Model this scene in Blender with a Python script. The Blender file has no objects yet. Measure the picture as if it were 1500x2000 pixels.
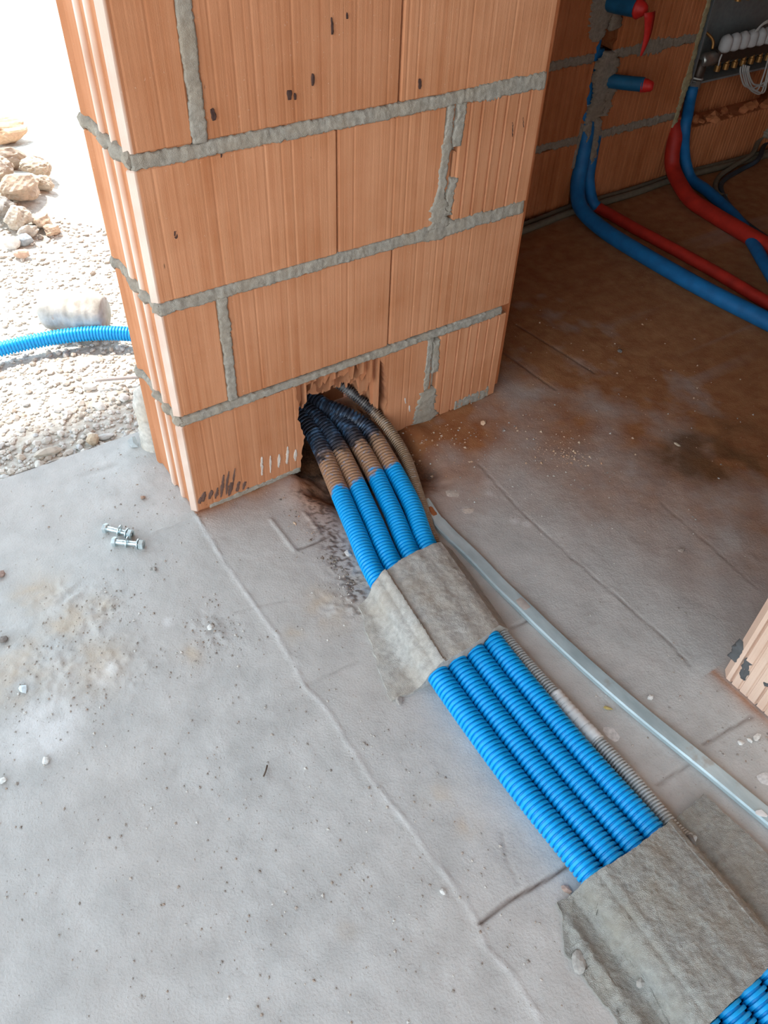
import bpy, bmesh, math, random
import numpy as np
from mathutils import Vector, Matrix

# ------------------------------------------------------------------ camera
SC = bpy.context.scene
COL = SC.collection
RX = ((0.832019, -0.553643, 0.034975), (-0.373186, -0.605246, -0.703142), (0.410459, 0.571976, -0.710188))
CAM = Vector((-0.37325, -1.21938, 1.25147)); FPX = 1562.2
cd = bpy.data.cameras.new('camera'); cam = bpy.data.objects.new('camera', cd); COL.objects.link(cam)
cd.sensor_fit = 'HORIZONTAL'; cd.sensor_width = 36.0; cd.lens = FPX / 1500 * 36.0
cd.clip_start = 0.02; cd.clip_end = 200
M = Matrix.Identity(4)
for i in range(3):
    M[i][0] = RX[0][i]; M[i][1] = -RX[1][i]; M[i][2] = -RX[2][i]; M[i][3] = CAM[i]
cam.matrix_world = M
SC.camera = cam

# ------------------------------------------------------------------ world, sun, exposure
w = bpy.data.worlds.new('sky'); SC.world = w; w.use_nodes = True
wn = w.node_tree.nodes; wl = w.node_tree.links; wn.clear()
wo = wn.new('ShaderNodeOutputWorld'); wb = wn.new('ShaderNodeBackground')
wt = wn.new('ShaderNodeTexCoord'); ws = wn.new('ShaderNodeSeparateXYZ'); wr = wn.new('ShaderNodeValToRGB')
wl.new(wt.outputs['Generated'], ws.inputs[0]); wl.new(ws.outputs['Z'], wr.inputs[0])
wr.color_ramp.elements[0].position = 0.0; wr.color_ramp.elements[0].color = (0.86, 0.95, 1.0, 1)
wr.color_ramp.elements[1].position = 0.8; wr.color_ramp.elements[1].color = (0.58, 0.80, 1.0, 1)
wl.new(wr.outputs[0], wb.inputs[0]); wl.new(wb.outputs[0], wo.inputs[0])
wb.inputs[1].default_value = 4.2
sd = bpy.data.lights.new('sun', 'SUN'); sd.energy = 7.0; sd.angle = math.radians(3); sd.color = (1.0, 0.95, 0.86)
sun = bpy.data.objects.new('sun', sd); COL.objects.link(sun)
SUN_DIR = Vector((-0.12, 0.62, 1.30))            # towards the sun: outside, in front of the opening, high
sun.rotation_euler = SUN_DIR.to_track_quat('Z', 'Y').to_euler()
vs = SC.view_settings
vs.view_transform = 'Standard'; vs.look = 'None'; vs.gamma = 1.0; vs.use_curve_mapping = False; vs.exposure = 0.0

# ------------------------------------------------------------------ helpers
R_ = random.Random(7)
NPR = np.random.RandomState(11)
def at(px, py, z=0.0):
    """point of the horizontal plane at height z that was measured at this pixel of the photograph"""
    a, b = (px - 750) / FPX, (py - 1000) / FPX
    d = Vector([RX[0][i] * a + RX[1][i] * b + RX[2][i] for i in range(3)])
    return CAM + d * ((z - CAM.z) / d.z)
def aty(px, py, y):
    a, b = (px - 750) / FPX, (py - 1000) / FPX
    d = Vector([RX[0][i] * a + RX[1][i] * b + RX[2][i] for i in range(3)])
    return CAM + d * ((y - CAM.y) / d.y)

def props(o, label=None, cat=None, group=None, kind=None):
    if label: o['label'] = label
    if cat: o['category'] = cat
    if group: o['group'] = group
    if kind: o['kind'] = kind
    return o
def empty(name, loc=(0, 0, 0), **k):
    o = bpy.data.objects.new(name, None); o.location = loc; o.empty_display_size = 0.05
    COL.objects.link(o); return props(o, **k)
def link(name, me, mat=None, parent=None, loc=None, rot=None, **k):
    o = bpy.data.objects.new(name, me); COL.objects.link(o)
    if mat and not me.materials: me.materials.append(mat)
    if parent is not None:
        o.parent = parent
        if loc is None: loc = -Vector(parent.location)      # meshes are written in world space unless loc is given
    if loc is not None: o.location = loc
    if rot is not None: o.rotation_euler = rot
    return props(o, **k)
def mesh(V, F, smooth=False, name='m'):
    me = bpy.data.meshes.new(name)
    me.from_pydata([tuple(map(float, v)) for v in V] if not isinstance(V, list) else V, [], F)
    me.update()
    if smooth: me.polygons.foreach_set('use_smooth', [True] * len(me.polygons))
    return me
def fastmesh(V, Q, smooth=False):
    V = np.asarray(V, np.float32); Q = np.asarray(Q, np.int32); k = Q.shape[1]
    me = bpy.data.meshes.new('m'); me.vertices.add(len(V)); me.vertices.foreach_set('co', V.ravel())
    me.loops.add(Q.size); me.loops.foreach_set('vertex_index', Q.ravel())
    me.polygons.add(len(Q)); me.polygons.foreach_set('loop_start', np.arange(len(Q), dtype=np.int32) * k)
    me.polygons.foreach_set('use_smooth', np.full(len(Q), smooth))
    me.update(calc_edges=True); me.validate(); return me
def box_me(x0, x1, y0, y1, z0, z1, bevel=0.0):
    bm = bmesh.new(); bmesh.ops.create_cube(bm, size=1)
    for v in bm.verts:
        v.co = Vector(((x0 + x1) / 2 + v.co.x * (x1 - x0), (y0 + y1) / 2 + v.co.y * (y1 - y0), (z0 + z1) / 2 + v.co.z * (z1 - z0)))
    if bevel: bmesh.ops.bevel(bm, geom=bm.edges[:], offset=bevel, segments=2, affect='EDGES', profile=0.5)
    me = bpy.data.meshes.new('m'); bm.to_mesh(me); bm.free(); return me

_tab = NPR.rand(256, 256)
def vn(x, y, s, seed=0):
    x = np.asarray(x, float) / s + seed * 17.31; y = np.asarray(y, float) / s + seed * 9.77
    xi = np.floor(x).astype(int); yi = np.floor(y).astype(int); fx = x - xi; fy = y - yi
    fx = fx * fx * (3 - 2 * fx); fy = fy * fy * (3 - 2 * fy)
    g = lambda a, b: _tab[a & 255, b & 255]
    return (g(xi, yi) * (1 - fx) + g(xi + 1, yi) * fx) * (1 - fy) + (g(xi, yi + 1) * (1 - fx) + g(xi + 1, yi + 1) * fx) * fy
def fbm(x, y, s, seed=0, o=4):
    r = 0; a = .5
    for k in range(o): r = r + a * (vn(x, y, s / 2 ** k, seed + k) - .5); a *= .55
    return r
def sstep(a, b, x):
    t = np.clip((np.asarray(x, float) - a) / (b - a), 0, 1); return t * t * (3 - 2 * t)

def spline(P, step):
    P = [Vector(p) for p in P]; P = [P[0] * 2 - P[1]] + P + [P[-1] * 2 - P[-2]]
    out = []
    for i in range(1, len(P) - 2):
        for k in range(24):
            t = k / 24
            out.append(0.5 * ((2 * P[i]) + (P[i + 1] - P[i - 1]) * t + (2 * P[i - 1] - 5 * P[i] + 4 * P[i + 1] - P[i + 2]) * t * t
                              + (3 * P[i] - P[i - 1] - 3 * P[i + 1] + P[i + 2]) * t ** 3))
    out.append(P[-2])
    A = np.array([tuple(v) for v in out]); L = np.r_[0, np.cumsum(np.linalg.norm(np.diff(A, axis=0), axis=1))]
    n = max(2, int(L[-1] / step)); s = np.linspace(0, L[-1], n + 1)
    return np.c_[[np.interp(s, L, A[:, i]) for i in range(3)]].T, L[-1], (L, A)
def at_len(LA, s):
    L, A = LA; return np.c_[[np.interp(s, L, A[:, i]) for i in range(3)]].T
def sweep(P, rad, n=16, caps=True, smooth=True):
    P = np.asarray(P, float); N = len(P); rad = np.broadcast_to(np.asarray(rad, float), (N,))
    T = np.gradient(P, axis=0); T /= np.linalg.norm(T, axis=1)[:, None] + 1e-12
    u = np.cross(T[0], [0, 0, 1.0]);
    if np.linalg.norm(u) < 1e-3: u = np.cross(T[0], [1.0, 0, 0])
    u /= np.linalg.norm(u); U = []
    for i in range(N):
        u = u - T[i] * (u @ T[i]); u /= np.linalg.norm(u) + 1e-12; U.append(u)
    U = np.array(U); W = np.cross(T, U); a = np.arange(n) * 2 * np.pi / n
    V = P[:, None] + rad[:, None, None] * (np.cos(a)[None, :, None] * U[:, None] + np.sin(a)[None, :, None] * W[:, None])
    V = V.reshape(-1, 3); i = np.arange(N - 1)[:, None] * n; j = np.arange(n)[None]; k = (j + 1) % n
    Q = np.stack([i + j, i + k, i + n + k, i + n + j], -1).reshape(-1, 4)
    if not caps: return fastmesh(V, Q, smooth)
    V = np.r_[V, P[:1], P[-1:]]; c0, c1 = N * n, N * n + 1
    c = np.arange(n); d = (c + 1) % n
    F = Q.tolist() + [[c0, int(b), int(a_)] for a_, b in zip(c, d)] + [[c1, int((N - 1) * n + a_), int((N - 1) * n + b)] for a_, b in zip(c, d)]
    return mesh(V, F, smooth)
def corrugated(P, r_out, r_in, pitch, n=26, gap=0.37):
    _, L, LA = spline(P, .01); k = int(L / pitch)
    base = np.arange(k)[:, None] * pitch
    g = gap * pitch; q = pitch - g; d = r_out - r_in; e = .025 * pitch
    s2 = (base + np.array([0, e, .12 * q, .5 * q, .88 * q, q - e, q, q + .12 * g, q + .5 * g, q + .88 * g])[None]).ravel()
    r2 = np.tile([r_out - .22 * d, r_out - .12 * d, r_out - .03 * d, r_out, r_out - .03 * d, r_out - .12 * d, r_out - .22 * d, r_in + .06 * d, r_in, r_in + .06 * d], k)
    me = sweep(at_len(LA, s2), r2, n); me.set_sharp_from_angle(angle=math.radians(38)); return me
def frame_grid(nu, nv):
    i = np.arange(nu - 1)[:, None] * nv; j = np.arange(nv - 1)[None]
    return np.stack([i + j, i + j + 1, i + nv + j + 1, i + nv + j], -1).reshape(-1, 4)
def rock_me(rx, ry, rz, seed, sub=1, rough=.25, flat=False):
    r = random.Random(seed); ns = [Vector((r.uniform(-1, 1), r.uniform(-1, 1), r.uniform(-1, 1))) * f for f in (3, 5, 8, 11, 15, 19)]; ph_ = [r.random() * 6 for _ in ns]; bm = bmesh.new(); bmesh.ops.create_icosphere(bm, subdivisions=sub, radius=1)
    cut = [(Vector((r.uniform(-1, 1), r.uniform(-1, 1), r.uniform(-1, 1))).normalized(), r.uniform(.55, .95)) for _ in range(5)]
    for v in bm.verts:
        p = v.co * (1 + r.uniform(-rough, rough) * (.6 if sub > 1 else 1))
        for nrm, d in cut:
            k = p.dot(nrm)
            if k > d: p = p - nrm * (k - d)
        if sub > 2: p = p * (1 + sum(math.sin(p.dot(q_) + f_) * .16 / (1 + i_) for i_, (q_, f_) in enumerate(zip(ns, ph_))))
        v.co = Vector((p.x * rx, p.y * ry, p.z * rz))
    me = bpy.data.meshes.new('m'); bm.to_mesh(me); bm.free()
    zmin = min(v.co.z for v in me.vertices)
    for v in me.vertices: v.co.z -= zmin
    return me

# ------------------------------------------------------------------ materials
class Mat:
    def __init__(s, name, rough=.85, spec=.3, metal=0):
        m = bpy.data.materials.new(name); m.use_nodes = True; s.m = m; s.n = m.node_tree.nodes; s.l = m.node_tree.links
        s.b = s.n['Principled BSDF']; s.b.inputs['Roughness'].default_value = rough
        s.b.inputs['Specular IOR Level'].default_value = spec; s.b.inputs['Metallic'].default_value = metal
        s.geo = s.n.new('ShaderNodeNewGeometry'); s.pos = s.geo.outputs['Position']
    def sc(s, v=(1, 1, 1), src=None):
        k = s.n.new('ShaderNodeVectorMath'); k.operation = 'MULTIPLY'; k.inputs[1].default_value = v; s.l.new(src or s.pos, k.inputs[0]); return k.outputs[0]
    def noise(s, scale, detail=4, vec=None, rough=.55):
        k = s.n.new('ShaderNodeTexNoise'); k.inputs['Scale'].default_value = scale; k.inputs['Detail'].default_value = detail
        k.inputs['Roughness'].default_value = rough; s.l.new(vec or s.pos, k.inputs['Vector']); return k.outputs['Fac']
    def voro(s, scale, vec=None, feature='F1', out='Distance'):
        k = s.n.new('ShaderNodeTexVoronoi'); k.feature = feature; k.inputs['Scale'].default_value = scale; s.l.new(vec or s.pos, k.inputs['Vector']); return k.outputs[out]
    def ramp(s, f, *st):
        k = s.n.new('ShaderNodeValToRGB'); e = k.color_ramp.elements
        while len(e) < len(st): e.new(.5)
        for a, (p, c) in zip(e, st):
            a.position = p; a.color = (c, c, c, 1) if not hasattr(c, '__len__') else (*c, 1)
        s.l.new(f, k.inputs[0]); return k.outputs[0]
    def val(s, v):
        return v
    def _in(s, sock, v):
        if isinstance(v, bpy.types.NodeSocket): s.l.new(v, sock)
        elif hasattr(v, '__len__'): sock.default_value = (*v, 1)[:4]
        else: sock.default_value = v
    def mix(s, f, a, b, mode='MIX'):
        k = s.n.new('ShaderNodeMix'); k.data_type = 'RGBA'; k.blend_type = mode
        s._in(k.inputs[0], f); s._in(k.inputs[6], a); s._in(k.inputs[7], b); return k.outputs[2]
    def math(s, op, a, b=0.0):
        k = s.n.new('ShaderNodeMath'); k.operation = op; s._in(k.inputs[0], a); s._in(k.inputs[1], b); return k.outputs[0]
    def sep(s, vec=None):
        k = s.n.new('ShaderNodeSeparateXYZ'); s.l.new(vec or s.pos, k.inputs[0]); return k.outputs
    def attr(s, name):
        k = s.n.new('ShaderNodeAttribute'); k.attribute_name = name; return k.outputs['Fac']
    def rnd(s):
        return s.n.new('ShaderNodeObjectInfo').outputs['Random']
    def obj(s):
        return s.n.new('ShaderNodeTexCoord').outputs['Object']
    def bump(s, h, strength=.3, dist=.002):
        k = s.n.new('ShaderNodeBump'); k.inputs['Strength'].default_value = strength; k.inputs['Distance'].default_value = dist
        s.l.new(h, k.inputs['Height']); s.l.new(k.outputs[0], s.b.inputs['Normal'])
    def col(s, c):
        s._in(s.b.inputs['Base Color'], c); return s.m
def simple(name, c, rough=.7, spec=.4, metal=0, var=.12, nscale=60, bump=0.0):
    m = Mat(name, rough, spec, metal); f = m.noise(nscale, 4)
    lo = tuple(max(0, v * (1 - var)) for v in c); hi = tuple(min(1, v * (1 + var)) for v in c)
    if bump: m.bump(f, bump, .002)
    return m.col(m.ramp(f, (.3, lo), (.7, hi)))

def brick_mat(name, a, b, streak=True, burn=True):
    m = Mat(name, .9, .15)
    v = m.sc((70, 70, 2.2)); f = m.noise(1, 4, v); g = m.noise(6, 3)
    c = m.mix(m.ramp(f, (.32, 0.0), (.68, 1.0)), a, b)
    c = m.mix(m.ramp(g, (.35, 0.0), (.7, .55)), c, tuple(min(1, x * 1.18 + .03) for x in a))
    r = m.rnd(); c = m.mix(m.math('MULTIPLY', r, .35), c, tuple(x * .82 for x in b))
    # pale lime dust and grains
    d = m.noise(240, 2); c = m.mix(m.ramp(d, (.70, 0.0), (.80, .45)), c, (.72, .55, .42))
    c = m.mix(m.math('MULTIPLY', m.attr('lit_edge'), m.ramp(g, (.25, .35), (.6, .75))), c, (.86, .74, .64))  # pale tint paints the bright lit stripes of the jamb ridges
    if burn:
        k = m.noise(1, 2, m.sc((62, 62, 22))); c = m.mix(m.ramp(k, (.765, 0.0), (.79, .85)), c, (.07, .035, .025))
    m.bump(m.math('ADD', m.noise(1, 3, m.sc((420, 420, 9))), m.math('MULTIPLY', m.noise(500, 2), .6)), .35, .0014)
    return m.col(c)
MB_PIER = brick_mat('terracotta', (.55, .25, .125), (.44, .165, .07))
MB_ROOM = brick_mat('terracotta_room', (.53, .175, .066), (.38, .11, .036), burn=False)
MB_PALE = brick_mat('terracotta_pale', (.74, .55, .43), (.68, .46, .34))
def mortar_mat(name, c, gran=.5):
    m = Mat(name, .95, .1); f = m.noise(90, 5); g = m.noise(14, 3); h = m.noise(700, 2)
    k = m.mix(m.ramp(f, (.3, 0.0), (.72, 1.0)), tuple(x * .72 for x in c), tuple(min(1, x * 1.15) for x in c))
    k = m.mix(m.ramp(g, (.4, 0.0), (.7, .5)), k, tuple(x * y for x, y in zip(c, (.95, .82, .68))))
    k = m.mix(m.ramp(h, (.62, 0.0), (.75, .5)), k, (.70, .68, .62))
    m.bump(m.math('ADD', f, m.math('MULTIPLY', h, gran)), .7, .003); return m.col(k)
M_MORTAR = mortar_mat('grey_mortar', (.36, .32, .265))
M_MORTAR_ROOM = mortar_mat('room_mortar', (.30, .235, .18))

# ------------------------------------------------------------------ bricks
def profile(L, sty, r, r0, r1):
    """points (s, inward depth) along one side of a block, chamfered at both corners"""
    P = [(r0, 0.0)]
    if sty == 'fine':
        s = r0 + .009
        while s < L - r1 - .009:
            dp = r.choice((.0002, .0004, .0003, .0008, -.0003)); P += [(s - .004, 0), (s, dp), (s + .003, 0)]; s += r.uniform(.012, .022)
    elif sty == 'comb':
        s = r0 + .010; k = 0
        while s < L - r1 - .008:
            d = .0055 if k % 3 == 0 else .003; P += [(s - .0028, 0), (s - .0014, d), (s + .0014, d), (s + .0028, 0)]; s += r.uniform(.0165, .0195); k += 1
    elif sty == 'bold':
        s = r0 + .018
        while s < L - r1 - .01:
            P += [(s - .004, 0), (s - .002, .0045), (s + .001, .0045), (s + .002, -.0012), (s + .0045, -.0012), (s + .006, 0)]; s += r.uniform(.027, .033)
    elif isinstance(sty, (list, tuple)): P += list(sty)
    P.append((L - r1, 0.0)); return P
def brick(name, parent, mat, x0, x1, y0, y1, z0, z1, F='flat', Rr='flat', B='flat', Lf='flat', seed=0, ch=(.004, .004, .004, .004), jl=None, jr=None, nz=0):
    """block of hollow clay: ch = chamfer of corners front-left, front-right, back-right, back-left"""
    r = random.Random(seed); pts = []; lit = []
    for (L, sty, o, u, n, a, b) in ((x1 - x0, F, (x0, y0), (1, 0), (0, 1), ch[0], ch[1]), (y1 - y0, Rr, (x1, y0), (0, 1), (-1, 0), ch[1], ch[2]),
                                    (x1 - x0, B, (x1, y1), (-1, 0), (0, -1), ch[2], ch[3]), (y1 - y0, Lf, (x0, y1), (0, -1), (1, 0), ch[3], ch[0])):
        for s, d in profile(L, sty, r, a, b):
            pts.append((o[0] + u[0] * s + n[0] * d, o[1] + u[1] * s + n[1] * d)); lit.append(1.0 if isinstance(sty, list) and d < .002 and L - s < .15 else 0.0)
    N = len(pts); cx, cy = (x0 + x1) / 2, (y0 + y1) / 2
    jit = [r.uniform(-.0012, .0012) for _ in range(N)]
    if nz: zs = [z0] + [z0 + (z1 - z0) * (k + .5) / nz for k in range(nz)] + [z1]
    else: zs = [z0, z0 + .0025, z1 - .0025, z1]
    V = []
    for q, z in enumerate(zs):
        end = q in (0, len(zs) - 1); sh = .002 if end else 0.0
        for (x, y), j in zip(pts, jit):
            x = x + (sh if x < cx else -sh); y = y + (sh if y < cy else -sh)
            if jl: x = max(x, jl(z) + (y - y0) * .15)
            if jr: x = min(x, jr(z) - (y - y0) * .15)
            V.append((x, y, z + (j if end else 0)))
    Fc = [list(range(N))[::-1], [(len(zs) - 1) * N + k for k in range(N)]]
    for q in range(len(zs) - 1):
        for k in range(N):
            k2 = (k + 1) % N; Fc.append([q * N + k, q * N + k2, (q + 1) * N + k2, (q + 1) * N + k])
    me = mesh(V, Fc)
    if any(lit): lit[0] = 1.0; at_ = me.attributes.new('lit_edge', 'FLOAT', 'POINT'); at_.data.foreach_set('value', np.tile(np.array(lit, np.float32), len(zs)))  # marks ridge tops and front chamfer for the painted highlight
    return link(name, me, mat, parent)
def strip(name, parent, mat, p0, p1, width, y, proud=.003, seed=0, rag=.35, axis='y', sgn=-1, step=.0032, wfun=None, kind=None):
    """a raked or smeared mortar joint lying in a vertical plane (axis 'y': plane y=const; 'x': plane x=const) as one solid strip"""
    r = np.random.RandomState(seed); p0 = np.array(p0, float); p1 = np.array(p1, float); L = np.linalg.norm(p1 - p0)
    n = max(6, int(L / step)); t = np.linspace(0, 1, n); d = (p1 - p0) / L; nn = np.array([-d[1], d[0]])
    def sm(k, a):
        z = r.randn(n + 2 * k); ker = np.hanning(2 * k + 1); ker /= np.sqrt((ker ** 2).sum()); return a * np.convolve(z, ker, 'valid')
    half = width / 2 * (wfun(t) if wfun else 1)
    top = half * (1 + rag * (sm(8, .25) + sm(2, .22) + (.18 * r.randn(n)))); bot = half * (1 + rag * (sm(8, .25) + sm(2, .22) + (.18 * r.randn(n))))
    v = np.array([-1, -.96, -.7, -.35, 0, .35, .7, .96, 1.0]); K = len(v)
    off = np.where(v[None] > 0, v[None] * top[:, None], v[None] * bot[:, None])
    c = p0[None] + (p1 - p0)[None] * t[:, None]
    XZ = c[:, None] + off[..., None] * nn[None, None]
    h = proud * .75 * (1 - .5 * np.abs(v) ** 8)[None] * (1 + .5 * sm(3, .5)[:, None]) + r.randn(n, K) * .0006
    h[:, 0] = h[:, -1] = -.011; h[0] = h[-1] = -.011
    if axis == 'y': V = np.stack([XZ[..., 0], y + sgn * h, XZ[..., 1]], -1)
    else: V = np.stack([y + sgn * h, XZ[..., 0], XZ[..., 1]], -1)
    V = V.reshape(-1, 3); Q = frame_grid(n, K)
    if (axis == 'y') == (sgn < 0): Q = Q[:, ::-1]
    o = link(name, fastmesh(V, Q, True), mat, parent)
    if kind: o['kind'] = kind
    return o

# ------------------------------------------------------------------ setting: pier with the conduit hole (wall_front)
W = .838; D = .205; X0 = -.007
pier = empty('wall_front', (0, 0, 0), kind='structure')
TONGUE = [(.042, .062, .011), (.100, .121, .011)]       # grooves across the end face, from the inner edge
JP = [(.0095, .0), (.0105, .007), (.0505, .007), (.0570, .0005), (.0585, .0), (.0625, .0), (.0635, .007), (.1005, .007), (.107, .0005), (.1085, .0), (.1135, .0), (.1145, .007), (.188, .007), (.196, .0)]
def jamb(L): return [(L - a, d) for a, d in JP[::-1]]
joint_x = {0: [(.605, .636)], 1: [(.109, .128), (.4915, .4935)], 2: [(.3635, .3655), (.600, .634)], 3: [(.105, .127), (.4915, .4935)]}
hole_pts_l = [(-.01, .258), (.03, .263), (.07, .266), (.095, .275), (.12, .268), (.15, .260), (.18, .265), (.21, .257), (.26, .263)]
hole_pts_r = [(-.01, .494), (.03, .490), (.08, .487), (.10, .494), (.14, .492), (.17, .489), (.20, .486), (.22, .480), (.235, .470), (.26, .462)]
jz = lambda P, a, s: (lambda z: float(np.interp(z, [p[0] for p in P], [p[1] for p in P]) + a * (_tab[int(z * 900) & 255, s] - .5)))
n = 0
for row in range(10):
    z0, z1 = row * .25 + (.001 if row == 0 else .011), row * .25 + .239
    js = joint_x[row] if row in joint_x else joint_x[1 + (row + 1) % 2 * 1]
    xs = [X0 + (.0015 if row % 2 else 0)] + [v for j in js for v in j] + [W + (-.003, .002, .0, -.001)[row % 4]]
    for k in range(0, len(xs), 2):
        n += 1; a, b = xs[k], xs[k + 1]; first = k == 0; last = k == len(xs) - 2
        ch = (.009 if first else .003, .004, .004, .006 if first else .003)
        yj = (.0, .0015, -.001, .001)[(row + k) % 4]
        sty = 'bold' if (row in (0, 2) and last) else 'fine'
        if row == 0 and first:
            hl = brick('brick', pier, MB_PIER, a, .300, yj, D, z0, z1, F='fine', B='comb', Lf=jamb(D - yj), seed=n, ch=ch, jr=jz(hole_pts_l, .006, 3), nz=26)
            hr = brick('brick', pier, MB_PIER, .45, b, yj, D, z0, z1, F='fine', B='comb', seed=n + 50, jl=jz(hole_pts_r, .005, 7), nz=26)
            hr['label'] = 'clay block broken open beside the conduits'
        else:
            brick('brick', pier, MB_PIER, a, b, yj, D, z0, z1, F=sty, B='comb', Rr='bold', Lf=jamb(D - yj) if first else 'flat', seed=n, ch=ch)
# mortar
core = [box_me(.02, W - .012, .014, D - .014, .245, 2.5), box_me(.02, .235, .014, D - .014, 0, .246), box_me(.53, W - .012, .014, D - .014, 0, .246)]
for me in core: link('mortar_core', me, M_MORTAR, pier)
for row in range(1, 10):
    z = row * .25
    wf = None
    if row == 1: wf = lambda t: .62 + .25 * np.abs(np.sin(t * 9)) * (t > .55) + .15 * (t < .2)
    if row == 2: wf = lambda t: .95 + .5 * np.exp(-((t - .72) / .05) ** 2) + .25 * (t > .72)
    if row == 3: wf = lambda t: .95 + .25 * (t > .8)
    strip('mortar_bed', pier, M_MORTAR, (X0 + .006, z), (W - (.0, .02, .004, .0)[row % 4], z), .025, 0.0, .0028, seed=row, rag=.24, wfun=wf)
    # end face: squeezed mortar follows the ridges and grooves
    V = []; r = random.Random(row + 90); m_ = 44
    for i in range(m_):
        y = .005 + (D - .002) * i / (m_ - 1)
        gd = any(a < y < b for a, b in ((.0, .052), (.066, .102), (.118, .19))); dep = .008 if gd else -.0005
        hw = .011 + r.uniform(-.004, .005) + (.004 if row == 3 and i < 10 else 0)
        zc = z - .003 * (gd) + r.uniform(-.003, .003)
        for zz, xx in ((-1, .02), (-.95, dep + .002), (-.4, dep - r.uniform(.001, .004)), (.3, dep - r.uniform(.001, .006)), (.95, dep + .002), (1, .02)):
            V.append((X0 + xx, y, zc + zz * hw))
    link('mortar_bed', fastmesh(V, frame_grid(m_, 6), True), M_MORTAR, pier)
for row in range(1, 10):
    o = link('mortar_blob', rock_me(.0125, .0125, .0135 + .003 * (row in (2, 3)), 700 + row, 2, .14), M_MORTAR, pier, loc=(X0 + .0095, .0095, row * .25 - .0135)); o.rotation_euler = (0, 0, row)
for row, x, wd in ((1, .1185, .021), (3, .116, .024), (2, .604, .017), (0, .610, .014)):
    z0, z1 = row * .25 + .008, row * .25 + .242
    if row == 2:
        wf = lambda t: .95 + 2.0 * np.clip(.32 - t, 0, 1) / .32 + .5 * np.exp(-((t - .12) / .08) ** 2) + .35 * (t < .7)
        strip('mortar_head_joint', pier, M_MORTAR, (x - .006, z0 - .004), (x + .004, z1), wd, 0.0, .0035, seed=31, rag=.45, wfun=wf)
        strip('mortar_head_joint', pier, M_MORTAR, (.629, .66), (.634, z1), .020, 0.0, .003, seed=32, rag=.5)
        strip('mortar_head_joint', pier, M_MORTAR, (.622, .525), (.630, .605), .022, 0.0, .003, seed=33, rag=.6)
        brick('brick', pier, MB_PIER, .613, .622, .004, D, z0, z1, seed=300, ch=(.001,) * 4)
        brick('brick', pier, MB_PIER, .626, .6335, .003, D, z0 + .06, z1 - .09, seed=301, ch=(.001,) * 4)
    elif row == 0:
        strip('mortar_head_joint', pier, M_MORTAR, (x - .004, .095), (x - .002, z1), .015, 0.0, .003, seed=41, rag=.5)
        strip('mortar_head_joint', pier, M_MORTAR, (.628, .14), (.626, z1 - .01), .020, 0.0, .003, seed=42, rag=.5)
        strip('mortar_head_joint', pier, M_MORTAR, (.606, -.004), (.616, .095), .075, 0.0, .002, seed=43, rag=.35, wfun=lambda t: 1 - .35 * t)
        brick('brick', pier, MB_PIER, .614, .624, .005, D, .06, .2, seed=302, ch=(.001,) * 4)
    else:
        strip('mortar_head_joint', pier, M_MORTAR, (x - .001, z0), (x + .0005, z1), wd, 0.0, .003, seed=row + 60, rag=.3)
strip('mortar_smear', pier, M_MORTAR, (.70, .012), (.815, .016), .030, 0.0, .003, seed=70, rag=.5)
strip('mortar_smear', pier, M_MORTAR, (.03, .004), (.262, .006), .012, 0.0, .002, seed=71, rag=.6)
# scorched spots of the kiln, soil scratches and lime runs on the face of the blocks
M_SCORCH = simple('scorched_clay', (.075, .04, .032), .9, .15); M_RUN = simple('lime_run', (.62, .52, .44), .95, .1); M_SOILED = simple('dried_soil', (.15, .085, .065), .95, .1)
def mark(name, mat, L):
    for k, (a, b, wd) in enumerate(L):
        p0_, p1_ = aty(*a, 0), aty(*b, 0)
        strip(name, pier, mat, (p0_.x, p0_.z), (p1_.x, p1_.z), wd, -.0006, .0009, seed=800 + k + int(a[0]), rag=.7, wfun=lambda t: np.sin(np.pi * np.clip(t, .04, .96)) ** .6)
mark('scorch_mark', M_SCORCH, [((567, 200), (567, 172), .009), ((577, 198), (576, 180), .004), ((611, 172), (611, 140), .005), ((649, 72), (648, 30), .004), ((678, 40), (678, 22), .003), ((820, 178), (820, 150), .006), ((420, 240), (413, 208), .007), ((346, 470), (342, 446), .007), ((1000, 270), (1000, 235), .003), ((1022, 252), (1021, 225), .003), ((432, 310), (431, 298), .004)])
mark('soil_mark', M_SOILED, [((x, y + h), (x + 6, y), wd) for x, y, h, wd in ((395, 958, 24, .009), (408, 955, 22, .008), (420, 950, 26, .009), (431, 925, 48, .007), (441, 918, 50, .006), (453, 912, 44, .005), (446, 940, 30, .012), (462, 938, 24, .009), (474, 938, 20, .007), (480, 950, 10, .006), (388, 968, 18, .008))])
mark('lime_run', M_RUN, [((511, 930), (511, 890), .006), ((528, 925), (528, 888), .004), ((544, 915), (545, 885), .006), ((560, 908), (562, 870), .007), ((577, 902), (577, 876), .007), ((800, 806), (799, 790), .004), ((792, 790), (791, 775), .004)])
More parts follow.
